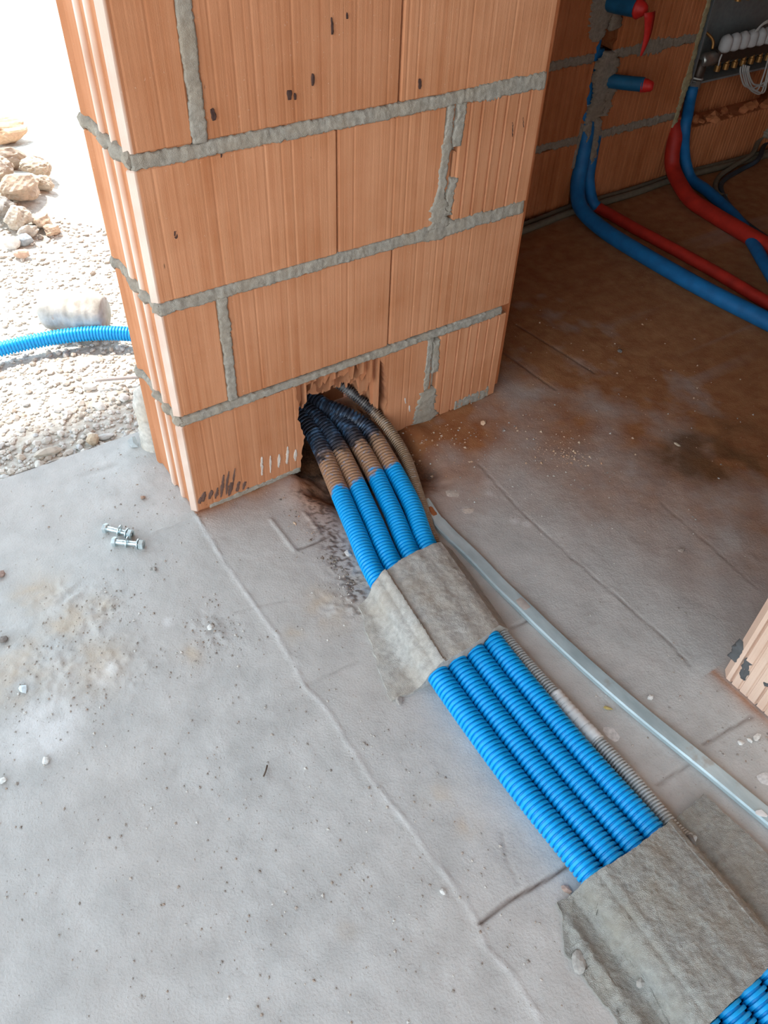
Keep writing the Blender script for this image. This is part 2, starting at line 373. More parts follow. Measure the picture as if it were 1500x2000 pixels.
# broken cell walls inside the hole
def web(pts_top, zf, seed, thick, along):
    """a thin clay cell wall with a jagged lower edge; along 'x' or 'y'"""
    r = random.Random(seed); a, b, c = pts_top; k = 15; V = []
    for i in range(k):
        s = a + (b - a) * i / (k - 1); zb = min(.232, max(.001, zf(i / (k - 1)) + r.uniform(-.012, .012)))
        for t in (-thick / 2, thick / 2):
            for z in (zb, .243): V.append((s, c + t, z) if along == 'x' else (c + t, s, z))
    F = []
    for i in range(k - 1):
        p = i * 4; q = p + 4; F += [[p, q, q + 1, p + 1], [p + 2, p + 3, q + 3, q + 2], [p, p + 2, q + 2, q], [p + 1, q + 1, q + 3, p + 3]]
    F += [[0, 1, 3, 2], [4 * k - 4, 4 * k - 2, 4 * k - 1, 4 * k - 3]]
    link('cell_wall', mesh(V, F), MB_PIER, hr)
ip = lambda *p: (lambda t: float(np.interp(t, [q[0] for q in p], [q[1] for q in p])))
web((.262, .486, .026), ip((0, .15), (.10, .17), (.16, .222), (.30, .226), (.36, .20), (.42, .224), (.56, .21), (.62, .228), (.74, .215), (.80, .16), (.86, .19), (.92, .06), (1, .03)), 1, .006, 'x')
web((.262, .490, .056), ip((0, .12), (.15, .15), (.22, .20), (.35, .175), (.5, .205), (.65, .17), (.75, .20), (.83, .12), (.9, .06), (1, .02)), 2, .006, 'x')
web((.262, .490, .088), ip((0, .11), (.3, .145), (.5, .135), (.7, .15), (.85, .09), (1, .02)), 3, .006, 'x')
web((.262, .490, .190), ip((0, .0), (1, .0)), 4, .007, 'x')
for q, x in enumerate((.284, .309, .333, .357, .381, .405, .430, .452, .472)):
    lo = (.155, .19, .20, .18, .205, .175, .18, .13, .07)[q]
    web((.006, .090, x), ip((0, min(.234, lo + .03 + .015 * (q % 2))), (.3, lo), (.65, lo - .025), (1, lo - .045)), 10 + q, .005, 'y')
brick('brick', pier, MB_PIER, .22, .2625, .16, D, .0, .24, seed=400); brick('brick', pier, MB_PIER, .22, .55, .165, D, .15, .243, seed=401)

# ------------------------------------------------------------------ setting: room wall with the services (wall_back)
YB = .72
back = empty('wall_back', (0, 0, 0), kind='structure')
r = random.Random(3); CH0, CH1 = 1.757, 1.822; NL, NR = 2.232, 2.88
chl = lambda s: (lambda z: CH0 - .004 + .016 * (_tab[int(z * 60) & 255, s] - .5) + .006 * (_tab[int(z * 300) & 255, s + 1] - .5) + .02 * max(0, .3 - z))
chr_ = lambda s: (lambda z: CH1 + .016 * (_tab[int(z * 60) & 255, s] - .5) + .006 * (_tab[int(z * 300) & 255, s + 1] - .5) - (.02 if z < .12 else 0))
nl = lambda z: NL + .012 * (_tab[int(z * 70) & 255, 40] - .5) + .004 * (_tab[int(z * 400) & 255, 41] - .5)
for row in range(11):
    z0, z1 = row * .25 - .004 + (.006 if row == 0 else .006), row * .25 + .228
    off = .16 if row % 2 else .30
    js = [.86]
    x = .86 + off
    while x < 4.15: js.append(x); x += .372
    js.append(4.2)
    for k in range(len(js) - 1):
        a, b = js[k] + .001, js[k + 1] - .001
        segs = [(a, b, None, None)]
        if row < 3:                                   # chase cut for the blue risers
            out = []
            for a_, b_, l, rr in segs:
                if a_ < CH0 < b_ or a_ < CH1 < b_ or (a_ > CH0 and b_ < CH1):
                    if CH0 - a_ > .012: out.append((a_, CH0 + .02, l, chl(12)))
                    if b_ - CH1 > .012: out.append((max(a_, CH1 - .02), b_, chr_(22), rr))
                else: out.append((a_, b_, l, rr))
            segs = out
        if row < 4:                                   # manifold niche
            out = []
            for a_, b_, l, rr in segs:
                if row == 0 and b_ > NL - .05: out.append((a_, b_, l, rr))
                elif b_ <= NL or a_ >= NR: out.append((a_, b_, l, rr))
                else:
                    if a_ < NL - .02: out.append((a_, NL + .02, l, nl))
                    if b_ > NR + .02: out.append((max(a_, NR), b_, l, rr))
            segs = out
        for a_, b_, l, rr in segs:
            n += 1; zt = z1
            if row == 0 and a_ > NL - .06: zt = .178
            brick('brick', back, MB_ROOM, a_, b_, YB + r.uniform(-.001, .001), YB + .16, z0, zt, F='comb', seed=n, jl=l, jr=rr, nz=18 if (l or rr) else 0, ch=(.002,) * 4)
    if row:
        z = row * .25 - .008
        for i, (a, b) in enumerate(((.87, CH0 - .01), (CH1 + .01, NL - .01), (NR, 4.15))) if row < 4 else [(9, (.87, 4.15))]:
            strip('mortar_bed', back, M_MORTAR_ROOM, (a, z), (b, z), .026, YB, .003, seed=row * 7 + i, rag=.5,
                  wfun=(lambda t: 1.0 + .9 * np.exp(-((t - .45) / .16) ** 2)) if (row == 2 and i == 1) else None)
link('chase_back', box_me(CH0 - .03, CH1 + .03, YB + .072, YB + .15, 0, .75), MB_ROOM, back)
link('backing', box_me(.87, 4.2, YB + .17, YB + .25, 0, 2.75), MB_ROOM, back)
# mortar dabs that hold the risers in the chase, and the jagged rim of the niche
strip('mortar_dab', back, M_MORTAR_ROOM, (1.735, .535), (1.752, .72), .085, YB, .006, seed=5, rag=.5, wfun=lambda t: .55 + .6 * np.minimum(1, t * 4) - .2 * np.exp(-(t / .1) ** 2))
strip('mortar_dab', back, M_MORTAR_ROOM, (1.795, .26), (1.822, .50), .070, YB, .008, seed=6, rag=.5, wfun=lambda t: .6 + .9 * np.exp(-((t - .75) / .2) ** 2) + .3 * np.exp(-((t - .2) / .2) ** 2))
strip('mortar_dab', back, M_MORTAR_ROOM, (1.842, .30), (1.850, .395), .055, YB, .006, seed=8, rag=.5)
strip('mortar_dab', back, M_MORTAR_ROOM, (1.815, .56), (1.800, .645), .04, YB, .006, seed=9, rag=.5)
strip('mortar_dab', back, M_MORTAR_ROOM, (1.805, .10), (1.808, .25), .024, YB + .012, .006, seed=7, rag=.6)
M_RIM = mortar_mat('yellowish_mortar', (.42, .34, .19))
strip('mortar_rim', back, M_RIM, (NL + .003, .15), (NL + .002, .95), .022, YB, .004, seed=14, rag=.5, wfun=lambda t: 1 + .8 * np.exp(-((t - .25) / .05) ** 2))
# rubble ledge at the bottom of the niche
for k in range(26):
    x = NL + .06 + .62 * r.random(); me = rock_me(r.uniform(.012, .03), r.uniform(.012, .025), r.uniform(.01, .02), 500 + k)
    link('broken_clay', me, MB_ROOM, back, loc=(x, YB + r.uniform(.012, .06), .17), rot=(0, 0, r.random() * 6))
link('niche_sill', box_me(NL, NR, YB + .05, YB + .165, .15, .178), MB_ROOM, back)
for x0 in (NL + .01, NL + .17, NL + .33, NL + .49):
    brick('brick', back, MB_ROOM, x0, x0 + .15, YB + .10, YB + .168, .17, .325, F='comb', seed=int(x0 * 99))
strip('mortar_dab', back, M_MORTAR_ROOM, (2.86, .05), (2.91, .25), .075, YB, .02, seed=15, rag=.6)
link('return_face', box_me(.835, .87, .03, YB + .2, 0, 2.6), MB_ROOM, back)

# ------------------------------------------------------------------ setting: right pier (wall_right)
right = empty('wall_right', (0, 0, 0), kind='structure')
for row in range(11):
    z0, z1 = row * .25 + (.001 if row == 0 else .012), row * .25 + .236
    js = [-.895, -1.27, -1.64, -2.01, -2.38, -2.75, -3.12, -3.5, -4.2] if row % 2 == 0 else [-.893, -1.08, -1.45, -1.82, -2.2, -2.57, -2.94, -3.5, -4.2]
    for k in range(len(js) - 1):
        n += 1
        brick('brick', right, MB_PALE if row < 2 else MB_PIER, .648, .85, js[k + 1] + .002, js[k], z0, z1, Lf='comb', B='fine', seed=n, ch=(.004, .004, .004, .014 if k == 0 else .004))
    if row:
        strip('mortar_bed', right, M_MORTAR, (-.9, row * .25 - .001), (-2.4, row * .25 - .001), .024, .648, .003, seed=row + 200, axis='x', sgn=-1)
        strip('mortar_bed', right, M_MORTAR, (.65, row * .25 - .001), (.85, row * .25 - .001), .024, -.895, .003, seed=row + 240, axis='y', sgn=1)
M_CHAR = simple('dark_crust', (.10, .10, .10), .9, .2)
strip('dark_crust', right, M_CHAR, (-.899, .052), (-.903, .098), .016, .6475, .0012, seed=260, axis='x', rag=.9)
strip('dark_crust', right, M_CHAR, (-.934, .030), (-.926, .082), .012, .6475, .0012, seed=261, axis='x', rag=.9)
strip('dark_crust', right, M_CHAR, (-.965, .060), (-.985, .075), .008, .6475, .0012, seed=262, axis='x', rag=.9)
link('mortar_core', box_me(.662, .84, -4.19, -.91, 0, 2.6), M_MORTAR, right)

# ------------------------------------------------------------------ setting: rest of the shell (out of view, it only shades and reflects)
def shell(name, boxes, mat):
    o = empty(name, (0, 0, 0), kind='structure')
    for b in boxes: link('masonry', box_me(*b), mat, o)
    return o
shell('wall_left', [(-3.6, -1.45, .0, .3, 0, 2.75), (-1.85, -1.6, -4.45, -3.3, 0, 2.75)], MB_PIER)
shell('wall_rear', [(1.3, 4.45, -4.45, -4.2, 0, 2.75), (-1.6, 1.3, -4.45, -4.2, 2.35, 2.75)], MB_ROOM)
shell('wall_side', [(4.2, 4.45, -4.2, YB + .25, 0, 2.75)], MB_ROOM)
shell('trim_1', [(-1.45, X0 - .001, .0, .24, 2.3, 2.75)], M_MORTAR)         # lintel over the opening beside the pier
M_CEIL = mortar_mat('ceiling_concrete', (.36, .34, .32))
ce = empty('ceiling', (0, 0, 0), kind='structure'); link('ceiling_or_added_porch_slab', box_me(-1.75, 4.45, -4.45, .97, 2.75, 2.95), M_CEIL, ce); link('ceiling_or_added_porch_slab', box_me(-3.2, 4.45, .31, 1.75, 2.45, 2.62), M_CEIL, ce)  # second slab: added unseen porch roof, sized to hold back sun and sky

# ------------------------------------------------------------------ setting: floor
SLAB_Y = .325
def axis_pts(lo, f0, f1, hi, st):
    return np.r_[np.linspace(lo, f0, 14)[:-1], np.arange(f0, f1, st), np.linspace(f1, hi, 12)]
gx = axis_pts(-2.75, -.80, 1.35, 4.3, .004); gy = axis_pts(-4.3, -1.50, .0, .80, .004)
gy = np.unique(np.r_[gy, np.linspace(0, .8, 60), SLAB_Y]); GX, GY = np.meshgrid(gx, gy, indexing='ij')
def seg_dist(x, y, P):
    d = np.full(x.shape, 9.0); s = np.zeros(x.shape)
    for (ax, ay), (bx, by) in zip(P[:-1], P[1:]):
        ux, uy = bx - ax, by - ay; L2 = ux * ux + uy * uy; t = np.clip(((x - ax) * ux + (y - ay) * uy) / L2, 0, 1)
        dd = np.hypot(x - ax - t * ux, y - ay - t * uy); c = ((x - ax) * uy - (y - ay) * ux) / math.sqrt(L2)
        m = dd < d; d = np.where(m, dd, d); s = np.where(m, np.sign(c), s)
    return d, s
Z = fbm(GX, GY, .5, 1) * .006 + fbm(GX, GY, .06, 5) * .0022 + fbm(GX, GY, .016, 9, 3) * .0014
def px(*L): return [(at(a, b).x, at(a, b).y) for a, b in L]
ridge = px((385, 1010), (415, 1060), (440, 1100), (470, 1140), (500, 1185), (540, 1240), (572, 1290), (600, 1340), (648, 1400), (690, 1465), (720, 1510), (760, 1570), (810, 1625), (860, 1690), (905, 1750), (935, 1800), (952, 1850), (1000, 1900), (1030, 1950), (1062, 2000), (1110, 2080))
GXw = GX + fbm(GX, GY, .07, 21) * .012; GYw = GY + fbm(GX, GY, .03, 25) * .006
d, s = seg_dist(GXw, GYw, ridge)
Z += np.where(s < 0, 1, -1) * 0 + .0016 * np.exp(-(d / .0024) ** 2) * (.2 + vn(GX, GY, .05, 3)) + .0012 * sstep(.012, .0, d) * (s > 0)
crack = np.zeros(GX.shape)
def groove(P, wdt, dep, dark=1.0):
    global Z, crack
    d, s = seg_dist(GX + fbm(GX, GY, .03, 31) * .004, GY + fbm(GX, GY, .03, 33) * .004, P)
    g = np.exp(-(d / wdt) ** 2); Z = Z - dep * g; crack = np.maximum(crack, g * dark)
groove(px((938, 1802), (1000, 1755), (1060, 1722), (1150, 1668)), .0032, .004, 1)
groove(px((765, 1362), (800, 1345), (845, 1318)), .0028, .003, .8)
groove(px((582, 1074), (618, 1060), (655, 1041)), .0028, .003, .9)
groove(px((1000, 1226), (1045, 1203)), .0026, .003, .6); groove(px((1285, 1533), (1345, 1492)), .0026, .003, .55)
groove(px((1375, 1452), (1470, 1398)), .003, .003, .6)
groove(px((935, 905), (1010, 990), (1130, 1100), (1230, 1185), (1310, 1255), (1350, 1300)), .002, .002, .5)
groove(px((1010, 635), (1085, 680), (1160, 727)), .003, .002, .75); groove(px((985, 690), (1085, 760)), .003, .002, .75)
groove(px((1290, 980), (1400, 1075), (1480, 1150)), .002, .0015, .3)
groove(px((600, 1338), (640, 1318), (700, 1290)), .0025, .0015, .2); groove(px((460, 1195), (560, 1172)), .002, .0015, .2)
groove(px((0, 985), (90, 950), (230, 905)), .003, .0015, .25); groove(px((0, 1030), (180, 975), (300, 945)), .002, -.0015, .0)
groove(px((980, 1625), (990, 1680), (1012, 1725)), .0018, .0012, .35)
for P in (((530, 1015), (575, 1075)), ((595, 1003), (625, 1040)), ((300, 1040), (390, 1012))): groove(px(*P), .004, -.003, 0)
# hollow scraped out under the conduits in front of the hole
hx = sstep(.225, .275, GX + fbm(GX, GY, .05, 41) * .04) * sstep(.56, .50, GX); hy = sstep(-.20, -.11, GY + fbm(GX, GY, .04, 44) * .05 + (GX - .3) * .1) * sstep(.2, .16, GY)
pit = hx * hy; Z = Z - pit * (.028 + fbm(GX, GY, .03, 47) * .02)
rim = np.exp(-(((GX - .24) / .05) ** 2 + ((GY + .05) / .06) ** 2)); Z += rim * .010
rimr = np.exp(-(((GX - .56) / .035) ** 2 + ((GY + .03) / .04) ** 2)); Z += rimr * .012
# loose grit heaps
for (a, b, rr) in ((415, 1235, .05), (100, 1300, .09), (200, 1190, .05), (120, 1170, .05), (690, 1130, .05), (650, 1190, .04), (250, 1300, .06)):
    p = at(a, b); g = np.exp(-(((GX - p.x) ** 2 + (GY - p.y) ** 2) / rr ** 2)); Z += g * np.clip(fbm(GX, GY, .012, 51, 3), -.1, 1) * .010
near = sstep(.02, .0, GY) * 0
keep = ~((GY > SLAB_Y + 1e-6) & (GX < .84))
nu, nv = GX.shape
Q = frame_grid(nu, nv)[:, ::-1]
flat_keep = keep.reshape(-1); Q = Q[np.all(flat_keep[Q], axis=1)]
me = fastmesh(np.stack([GX, GY, Z], -1).reshape(-1, 3), Q, True)
def fattr(name, arr):
    a = me.attributes.new(name, 'FLOAT', 'POINT'); a.data.foreach_set('value', np.asarray(arr, np.float32).ravel())
# dirt with shapes of its own and painted shade: brick dust of the hole, warm dark tone of the dim room, brown stain, soil, sand spots, white splashes
dist_hole = np.hypot(np.maximum(np.abs(GX - .50) - .22, 0), np.maximum(np.abs(GY - .02) - .04, 0))
dust_shade = np.clip(1.15 - dist_hole / .30, 0, 1) * .8 * sstep(.12, .3, GX)
dust_shade = np.maximum(dust_shade, sstep(.15, 1.30, GX + .55 * (GY + .1) + fbm(GX, GY, .5, 61) * .6) * .95)  # warm shade of the dim back room painted into the floor colour
dust_shade = np.maximum(dust_shade, np.exp(-np.abs(GX - .643) / .012) * (GY < -.88) * .7)
dust_shade = np.maximum(dust_shade, np.exp(-np.abs(GY) / .04) * (GX > .0) * (GX < .85) * .7)
dust_shade = np.clip(dust_shade * (1.25 + 1.5 * fbm(GX, GY, .09, 63)), 0, 1); fattr('dust_shade', dust_shade)
soil = np.clip(pit * 1.1 * (.75 + 1.2 * fbm(GX, GY, .04, 65)), 0, 1)
dB = np.abs(GX - np.interp(GY, [-.62, -.38, -.1], [.16, .175, .24])); soil = np.maximum(soil, sstep(.055, .0, dB) * (GY > -.42) * (GY < -.05) * sstep(.50, .66, vn(GX, GY, .0055, 66)) * .9)
fattr('soil', soil)
st = np.zeros(GX.shape)
for (a, b, rx, ry, k) in ((1345, 880, .10, .07, 1), (1400, 905, .08, .06, .9), (1440, 840, .06, .07, .55), (1470, 900, .09, .06, .45), (1340, 905, .05, .05, .8)):
    p = at(a, b); st = np.maximum(st, k * np.exp(-(((GX - p.x) / rx) ** 2 + ((GY - p.y) / ry) ** 2)))
fattr('stain', np.clip(st * (1.3 + 3.6 * fbm(GX, GY, .06, 71)), 0, 1))
sand = np.zeros(GX.shape)
for (a, b, rr) in ((190, 1190, .035), (75, 1160, .05), (130, 1215, .05), (575, 1240, .02), (370, 1275, .025), (680, 1815, .012), (855, 1560, .022), (915, 1610, .02), (180, 1300, .06), (30, 1310, .07), (640, 1185, .05), (700, 1130, .03)):
    p = at(a, b); sand = np.maximum(sand, np.exp(-((GX - p.x) ** 2 + (GY - p.y) ** 2) / rr ** 2))
fattr('sand', np.clip(sand * (.7 + 2.2 * fbm(GX, GY, .03, 75)), 0, 1))
wh = np.zeros(GX.shape)
for (a, b, rr) in ((885, 965, .014), (912, 997, .012), (950, 940, .016), (958, 965, .012), (1005, 1015, .012), (1030, 1022, .012), (330, 1215, .012), (210, 1310, .03), (90, 1420, .06), (55, 1440, .05)):
    p = at(a, b); wh = np.maximum(wh, np.exp(-(((GX - p.x) ** 2 + (GY - p.y) ** 2) / rr ** 2) ** 2))
wh = np.maximum(wh, np.exp(-(seg_dist(GX, GY, ridge)[0] / .004) ** 2) * .6)
fattr('white', np.clip(wh * (.75 + 1.6 * fbm(GX, GY, .02, 77)), 0, 1)); fattr('crack', crack)
m = Mat('concrete_floor', .93, .18)
big = m.noise(1.7, 3); mid = m.noise(14, 4); fine = m.noise(420, 3); grit = m.noise(190, 2)
c = m.mix(m.ramp(mid, (.3, 0.0), (.7, 1.0)), (.41, .398, .378), (.54, .525, .50))
c = m.mix(m.ramp(big, (.4, 0.0), (.62, .45)), c, (.455, .405, .365))
c = m.mix(m.ramp(grit, (.62, 0.0), (.75, .30)), c, (.24, .22, .21))
c = m.mix(m.ramp(fine, (.66, 0.0), (.78, .3)), c, (.62, .60, .57))
c = m.mix(m.math('MULTIPLY', m.attr('white'), .8), c, (.66, .64, .62))
c = m.mix(m.math('MULTIPLY', m.attr('sand'), .5), c, (.50, .37, .24))
c = m.mix(m.math('MULTIPLY', m.attr('dust_shade'), .95), c, m.mix(m.ramp(m.noise(22, 4), (.3, 0.0), (.7, 1.0)), (.28, .085, .020), (.40, .16, .055)))
c = m.mix(m.math('MULTIPLY', m.attr('stain'), .8), c, (.12, .055, .022))
c = m.mix(m.math('MULTIPLY', m.attr('soil'), .92), c, m.mix(m.ramp(grit, (.45, 0.0), (.6, 1.0)), (.035, .022, .016), (.13, .06, .035)))
c = m.mix(m.math('MULTIPLY', m.attr('crack'), .8), c, (.12, .075, .055))
m.bump(m.math('ADD', m.noise(260, 3), m.math('MULTIPLY', m.noise(60, 3), .8)), .45, .0022)
M_FLOOR = m.col(c)
floor = link('floor', me, M_FLOOR, kind='structure')
link('slab_edge', box_me(-3.0, 4.3, -4.3, SLAB_Y - .002, -.25, -.04), M_MORTAR, floor)
V = []; ex = np.arange(-2.7, .86, .012)
for x in ex:
    j = .004 * (_tab[int((x + 5) * 70) & 255, 99] - .5) * 2
    V += [(x, SLAB_Y, .003 * (_tab[int((x + 5) * 40) & 255, 5] - .5)), (x, SLAB_Y + .006 + j, -.006), (x, SLAB_Y + .004 + j, -.10)]
link('slab_edge', fastmesh(V, frame_grid(len(ex), 3)[:, ::-1], True), M_FLOOR, floor)

# ------------------------------------------------------------------ blue corrugated conduits
def conduit_mat(name, c, dust_c, y0, y1):
    m = Mat(name, .42, .45); X, Y, Zz = m.sep()
    f = m.noise(55, 4); g = m.noise(300, 3)
    col = m.mix(m.ramp(f, (.35, 0.0), (.7, .5)), c, tuple(x * .82 for x in c))
    yn = m.math('ADD', Y, m.math('MULTIPLY', m.math('SUBTRACT', m.noise(38, 4), .5), .085))
    k = m.n.new('ShaderNodeMapRange'); k.clamp = True; m.l.new(yn, k.inputs[0]); k.inputs[1].default_value = y0; k.inputs[2].default_value = y0 + .012
    k2 = m.n.new('ShaderNodeMapRange'); k2.clamp = True; m.l.new(yn, k2.inputs[0]); k2.inputs[1].default_value = y1; k2.inputs[2].default_value = y1 + .05; k2.inputs[3].default_value = 1.0; k2.inputs[4].default_value = .35
    dm = m.math('MULTIPLY', m.math('MULTIPLY', k.outputs[0], k2.outputs[0]), m.ramp(m.noise(150, 3), (.30, .55), (.42, 1.0)))
    col = m.mix(dm, col, dust_c)
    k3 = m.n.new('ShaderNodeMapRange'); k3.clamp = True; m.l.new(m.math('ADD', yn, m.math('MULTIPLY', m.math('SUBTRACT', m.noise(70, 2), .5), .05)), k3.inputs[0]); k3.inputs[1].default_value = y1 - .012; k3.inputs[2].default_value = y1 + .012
    col = m.mix(m.math('MULTIPLY', k3.outputs[0], m.ramp(m.noise(45, 3), (.30, .45), (.5, .93))), col, (.018, .014, .016))  # near-black tint paints the shade of the hole onto the conduit ends
    col = m.mix(m.ramp(g, (.72, 0.0), (.78, .55)), col, (.55, .52, .46))
    m.bump(f, .08, .001); return m.col(col)
M_BLUE = conduit_mat('blue_plastic', (.0, .37, .80), (.40, .225, .13), -.135, -.040)
M_GREYC = conduit_mat('grey_plastic', (.50, .53, .53), (.30, .19, .115), -.36, 0)
yz = [(-1.62, .0215), (-1.26, .0215), (-1.05, .0215), (-.85, .0215), (-.61, .0215), (-.38, .0215), (-.24, .022), (-.1, .028), (0.0, .043), (.06, .055), (.12, .066), (.17, .066)]
cx = {0: [.150, .167, .1765, .178, .193, .222, .257, .293, .316, .322, .318, .305],
      1: [.193, .210, .2195, .221, .236, .266, .302, .337, .353, .352, .336, .312],
      2: [.236, .253, .2625, .264, .279, .312, .353, .389, .400, .396, .380, .360],
      3: [.279, .296, .3055, .307, .322, .354, .402, .434, .444, .430, .394, .370]}
WHICH = ['outermost of the four blue corrugated conduits, on the side of the two bolts', 'second of the four blue corrugated conduits, counted from the bolts side',
         'third blue corrugated conduit, just inside the one beside the thin grey conduit', 'blue corrugated conduit lying directly beside the thin grey conduit']
for i in range(4):
    P = [(x, y, z + (.004 if i in (1, 2) and y > -.05 else 0)) for (y, z), x in zip(yz, cx[i])]
    if i == 3: P = P[:-3] + [(.415, .05, .064), (.385, .10, .068), (.35, .15, .066)]
    o = link('corrugated_conduit', corrugated(P, .0214, .0163, .0088), M_BLUE)
    props(o, WHICH[i], 'conduit', 'blue conduits through the hole in the pier')
gP = [(.345, -1.085, .020), (.3425, -1.05, .0125), (.348, -.94, .0115), (.3475, -.79, .0115), (.352, -.62, .0115), (.380, -.37, .012), (.424, -.25, .014), (.474, -.12, .024), (.482, -.05, .045), (.474, .005, .070), (.452, .045, .098), (.425, .085, .125), (.40, .13, .14)]
gc = link('corrugated_conduit', corrugated(gP, .0134, .0094, .0056, n=18, gap=.44), M_GREYC)
props(gc, 'thin grey corrugated conduit with a white taped joint beside the blue ones', 'conduit')
M_TAPE = simple('white_tape', (.72, .73, .72), .55, .4, var=.08)
tp, L_, LA = spline([(.349, -.765, .0115), (.3478, -.81, .0115), (.3485, -.875, .0115)], .003)
link('tape_wrap', sweep(tp, .0140 + .0006 * np.sin(np.arange(len(tp)) * 2.1) + .0004 * NPR.randn(len(tp)), 18), M_TAPE, gc, loc=(0, 0, 0), label='white tape wrapped round the grey conduit')
me = rock_me(.009, .012, .008, 77, 2, .2); link('foam_tip', me, simple('white_foam', (.8, .8, .78), .9), gc, loc=(.341, -1.066, .008), label='white foam plug at the conduit end')

# ------------------------------------------------------------------ mortar saddles over the conduits
def saddle(name, yf, yn, xl, xr, H, mat, seed, label, nU=110, nV=150, grain=.0):
    u = np.linspace(0, 1, nU); v = np.linspace(0, 1, nV); U, Vv = np.meshgrid(u, v, indexing='ij')
    y0 = yf(Vv); y1 = yn(Vv); Y = y0 + (y1 - y0) * U; X = xl(Y) + (xr(Y) - xl(Y)) * Vv
    jit = fbm(X, Y, .03, seed) * .012; edge = np.minimum(np.minimum(U, 1 - U), np.minimum(Vv, 1 - Vv)); X = X + jit * (edge < .02); Y = Y + fbm(X, Y, .02, seed + 3) * .006 * (np.minimum(U, 1 - U) < .02)
    Zt = H(X, Y, U, Vv) + fbm(X, Y, .05, seed + 5) * .004 + fbm(X, Y, .012, seed + 7, 3) * .0022 + fbm(X, Y, .0045, seed + 11, 2) * grain
    Zt = np.maximum(Zt, .0022); top = np.stack([X, Y, Zt], -1).reshape(-1, 3)
    Q = frame_grid(nU, nV); per = [i * nV for i in range(nU)] + [(nU - 1) * nV + j for j in range(1, nV)] + [i * nV + nV - 1 for i in range(nU - 2, -1, -1)] + [j for j in range(nV - 2, 0, -1)]
    b = top[per].copy(); b[:, 2] = -.004; k0 = len(top); V3 = np.r_[top, b]; m_ = len(per); k = np.arange(m_)
    S = np.stack([np.array(per), np.array(per)[(k + 1) % m_], k0 + (k + 1) % m_, k0 + k], -1)
    me = fastmesh(V3, np.r_[Q, S], True)
    bm = bmesh.new(); bm.from_mesh(me); bmesh.ops.recalc_face_normals(bm, faces=bm.faces[:])
    for e in bm.edges:
        if len(e.link_faces) == 2 and e.calc_face_angle(0) > .9: e.smooth = False
    bm.to_mesh(me); bm.free()
    return props(link(name, me, mat), label, 'mortar patch', 'mortar saddles over the conduits')
M_SAD1 = mortar_mat('buff_mortar', (.44, .42, .385), .6); M_SAD2 = mortar_mat('coarse_mortar', (.35, .345, .315), 1.6)
def xc(y, i): return np.interp(y, [q[0] for q in yz], cx[i])
def cover(X, Y, h, t):
    """never thinner than t over any of the four conduits"""
    for i in range(4):
        u = X - xc(Y, i); R = .0214 + t; h = np.maximum(h, np.where(np.abs(u) < R, .0215 + np.sqrt(np.maximum(R * R - u * u, 0)), 0))
    return h
def arch(X, Y): return .006 * (1 - np.clip((X - xc(Y, 1) - .022) / .085, -1, 1) ** 2)
def H1(X, Y, U, V):
    a, b = xc(Y, 0) + .012, xc(Y, 3) + .010
    lump = .0008 * np.cos((X - xc(Y, 0)) / .0433 * 2 * np.pi)
    h = .0495 + lump + arch(X, Y); tl = np.clip(a - X, 0, 1)
    h = np.where(X < a, h * np.exp(-(tl / .036) ** 2.0) + .0055 * sstep(.16, .05, tl) * (1 - .5 * np.exp(-((tl - .055) / .012) ** 2)), h)
    hr = np.interp(X - b, [0, .012, .028, .046], [1, .93, .52, .06]); return cover(X, Y, np.where(X > b, (.0495 + arch(X, Y)) * hr, h), .004)
saddle('mortar_saddle', lambda v: -.385 - .02 * (1 - v) + .012 * np.sin(v * 3.1), lambda v: -.612 + .008 * (v - .5) - .012 * np.sin(v * 3.14), lambda y: np.interp(y, [-.64, -.6, -.5, -.39], [.095, .10, .13, .165]), lambda y: np.interp(y, [-.61, -.48, -.37], [.372, .398, .409]), H1, M_SAD1, 81,
       'smooth buff mortar saddle over the conduits, nearer to the brick pier')
def H2(X, Y, U, V):
    a, b = xc(Y, 0) + .012, xc(Y, 3) + .016
    h = .0495 + arch(X, Y) + .0009 * np.cos((X - xc(Y, 0)) / .0433 * 2 * np.pi); tl = np.clip(a - X, 0, 1)
    left = .0065 * sstep(0, .08, V) + .004 * np.exp(-((tl - .080) / .008) ** 2) * (.3 + vn(X, Y, .05, 7))
    tr = (sstep(.42, .46, vn(X * 1.0, Y * 2.4, .020, 91)) - .5) * .0026 * sstep(.070, .085, tl) + .002 * fbm(X, Y, .02, 93, 3) * sstep(.065, .085, tl)
    dent = .004 * np.exp(-((tl - .055) / .012) ** 2) * sstep(.45, .75, vn(X, Y, .07, 17))
    h = np.where(X < a, np.maximum(h * np.exp(-(tl / .036) ** 2.1), left + tr) - dent * .6, h)
    r_ = np.interp(X - b, [0, .010, .022, .032, .045, .10], [.0510, .046, .029, .015, .019, .018]); return cover(X, Y, np.where(X > b, r_, h), .0045)
saddle('mortar_saddle', lambda v: -1.033 - .005 * v - .010 * np.sin(v * 3.0), lambda v: -1.262 + .012 * np.clip(v - .3, -.3, .1) * 0 - .02 * (v < .18), lambda y: np.interp(y, [-1.26, -1.18, -1.09, -1.03], [.062, .080, .078, .118]), lambda y: np.interp(y, [-1.27, -1.17, -1.05], [.437, .436, .426]), H2, M_SAD2, 95,
       'coarse grey mortar saddle over the conduits at the near end, with trodden left edge', 170, 260, .0028)
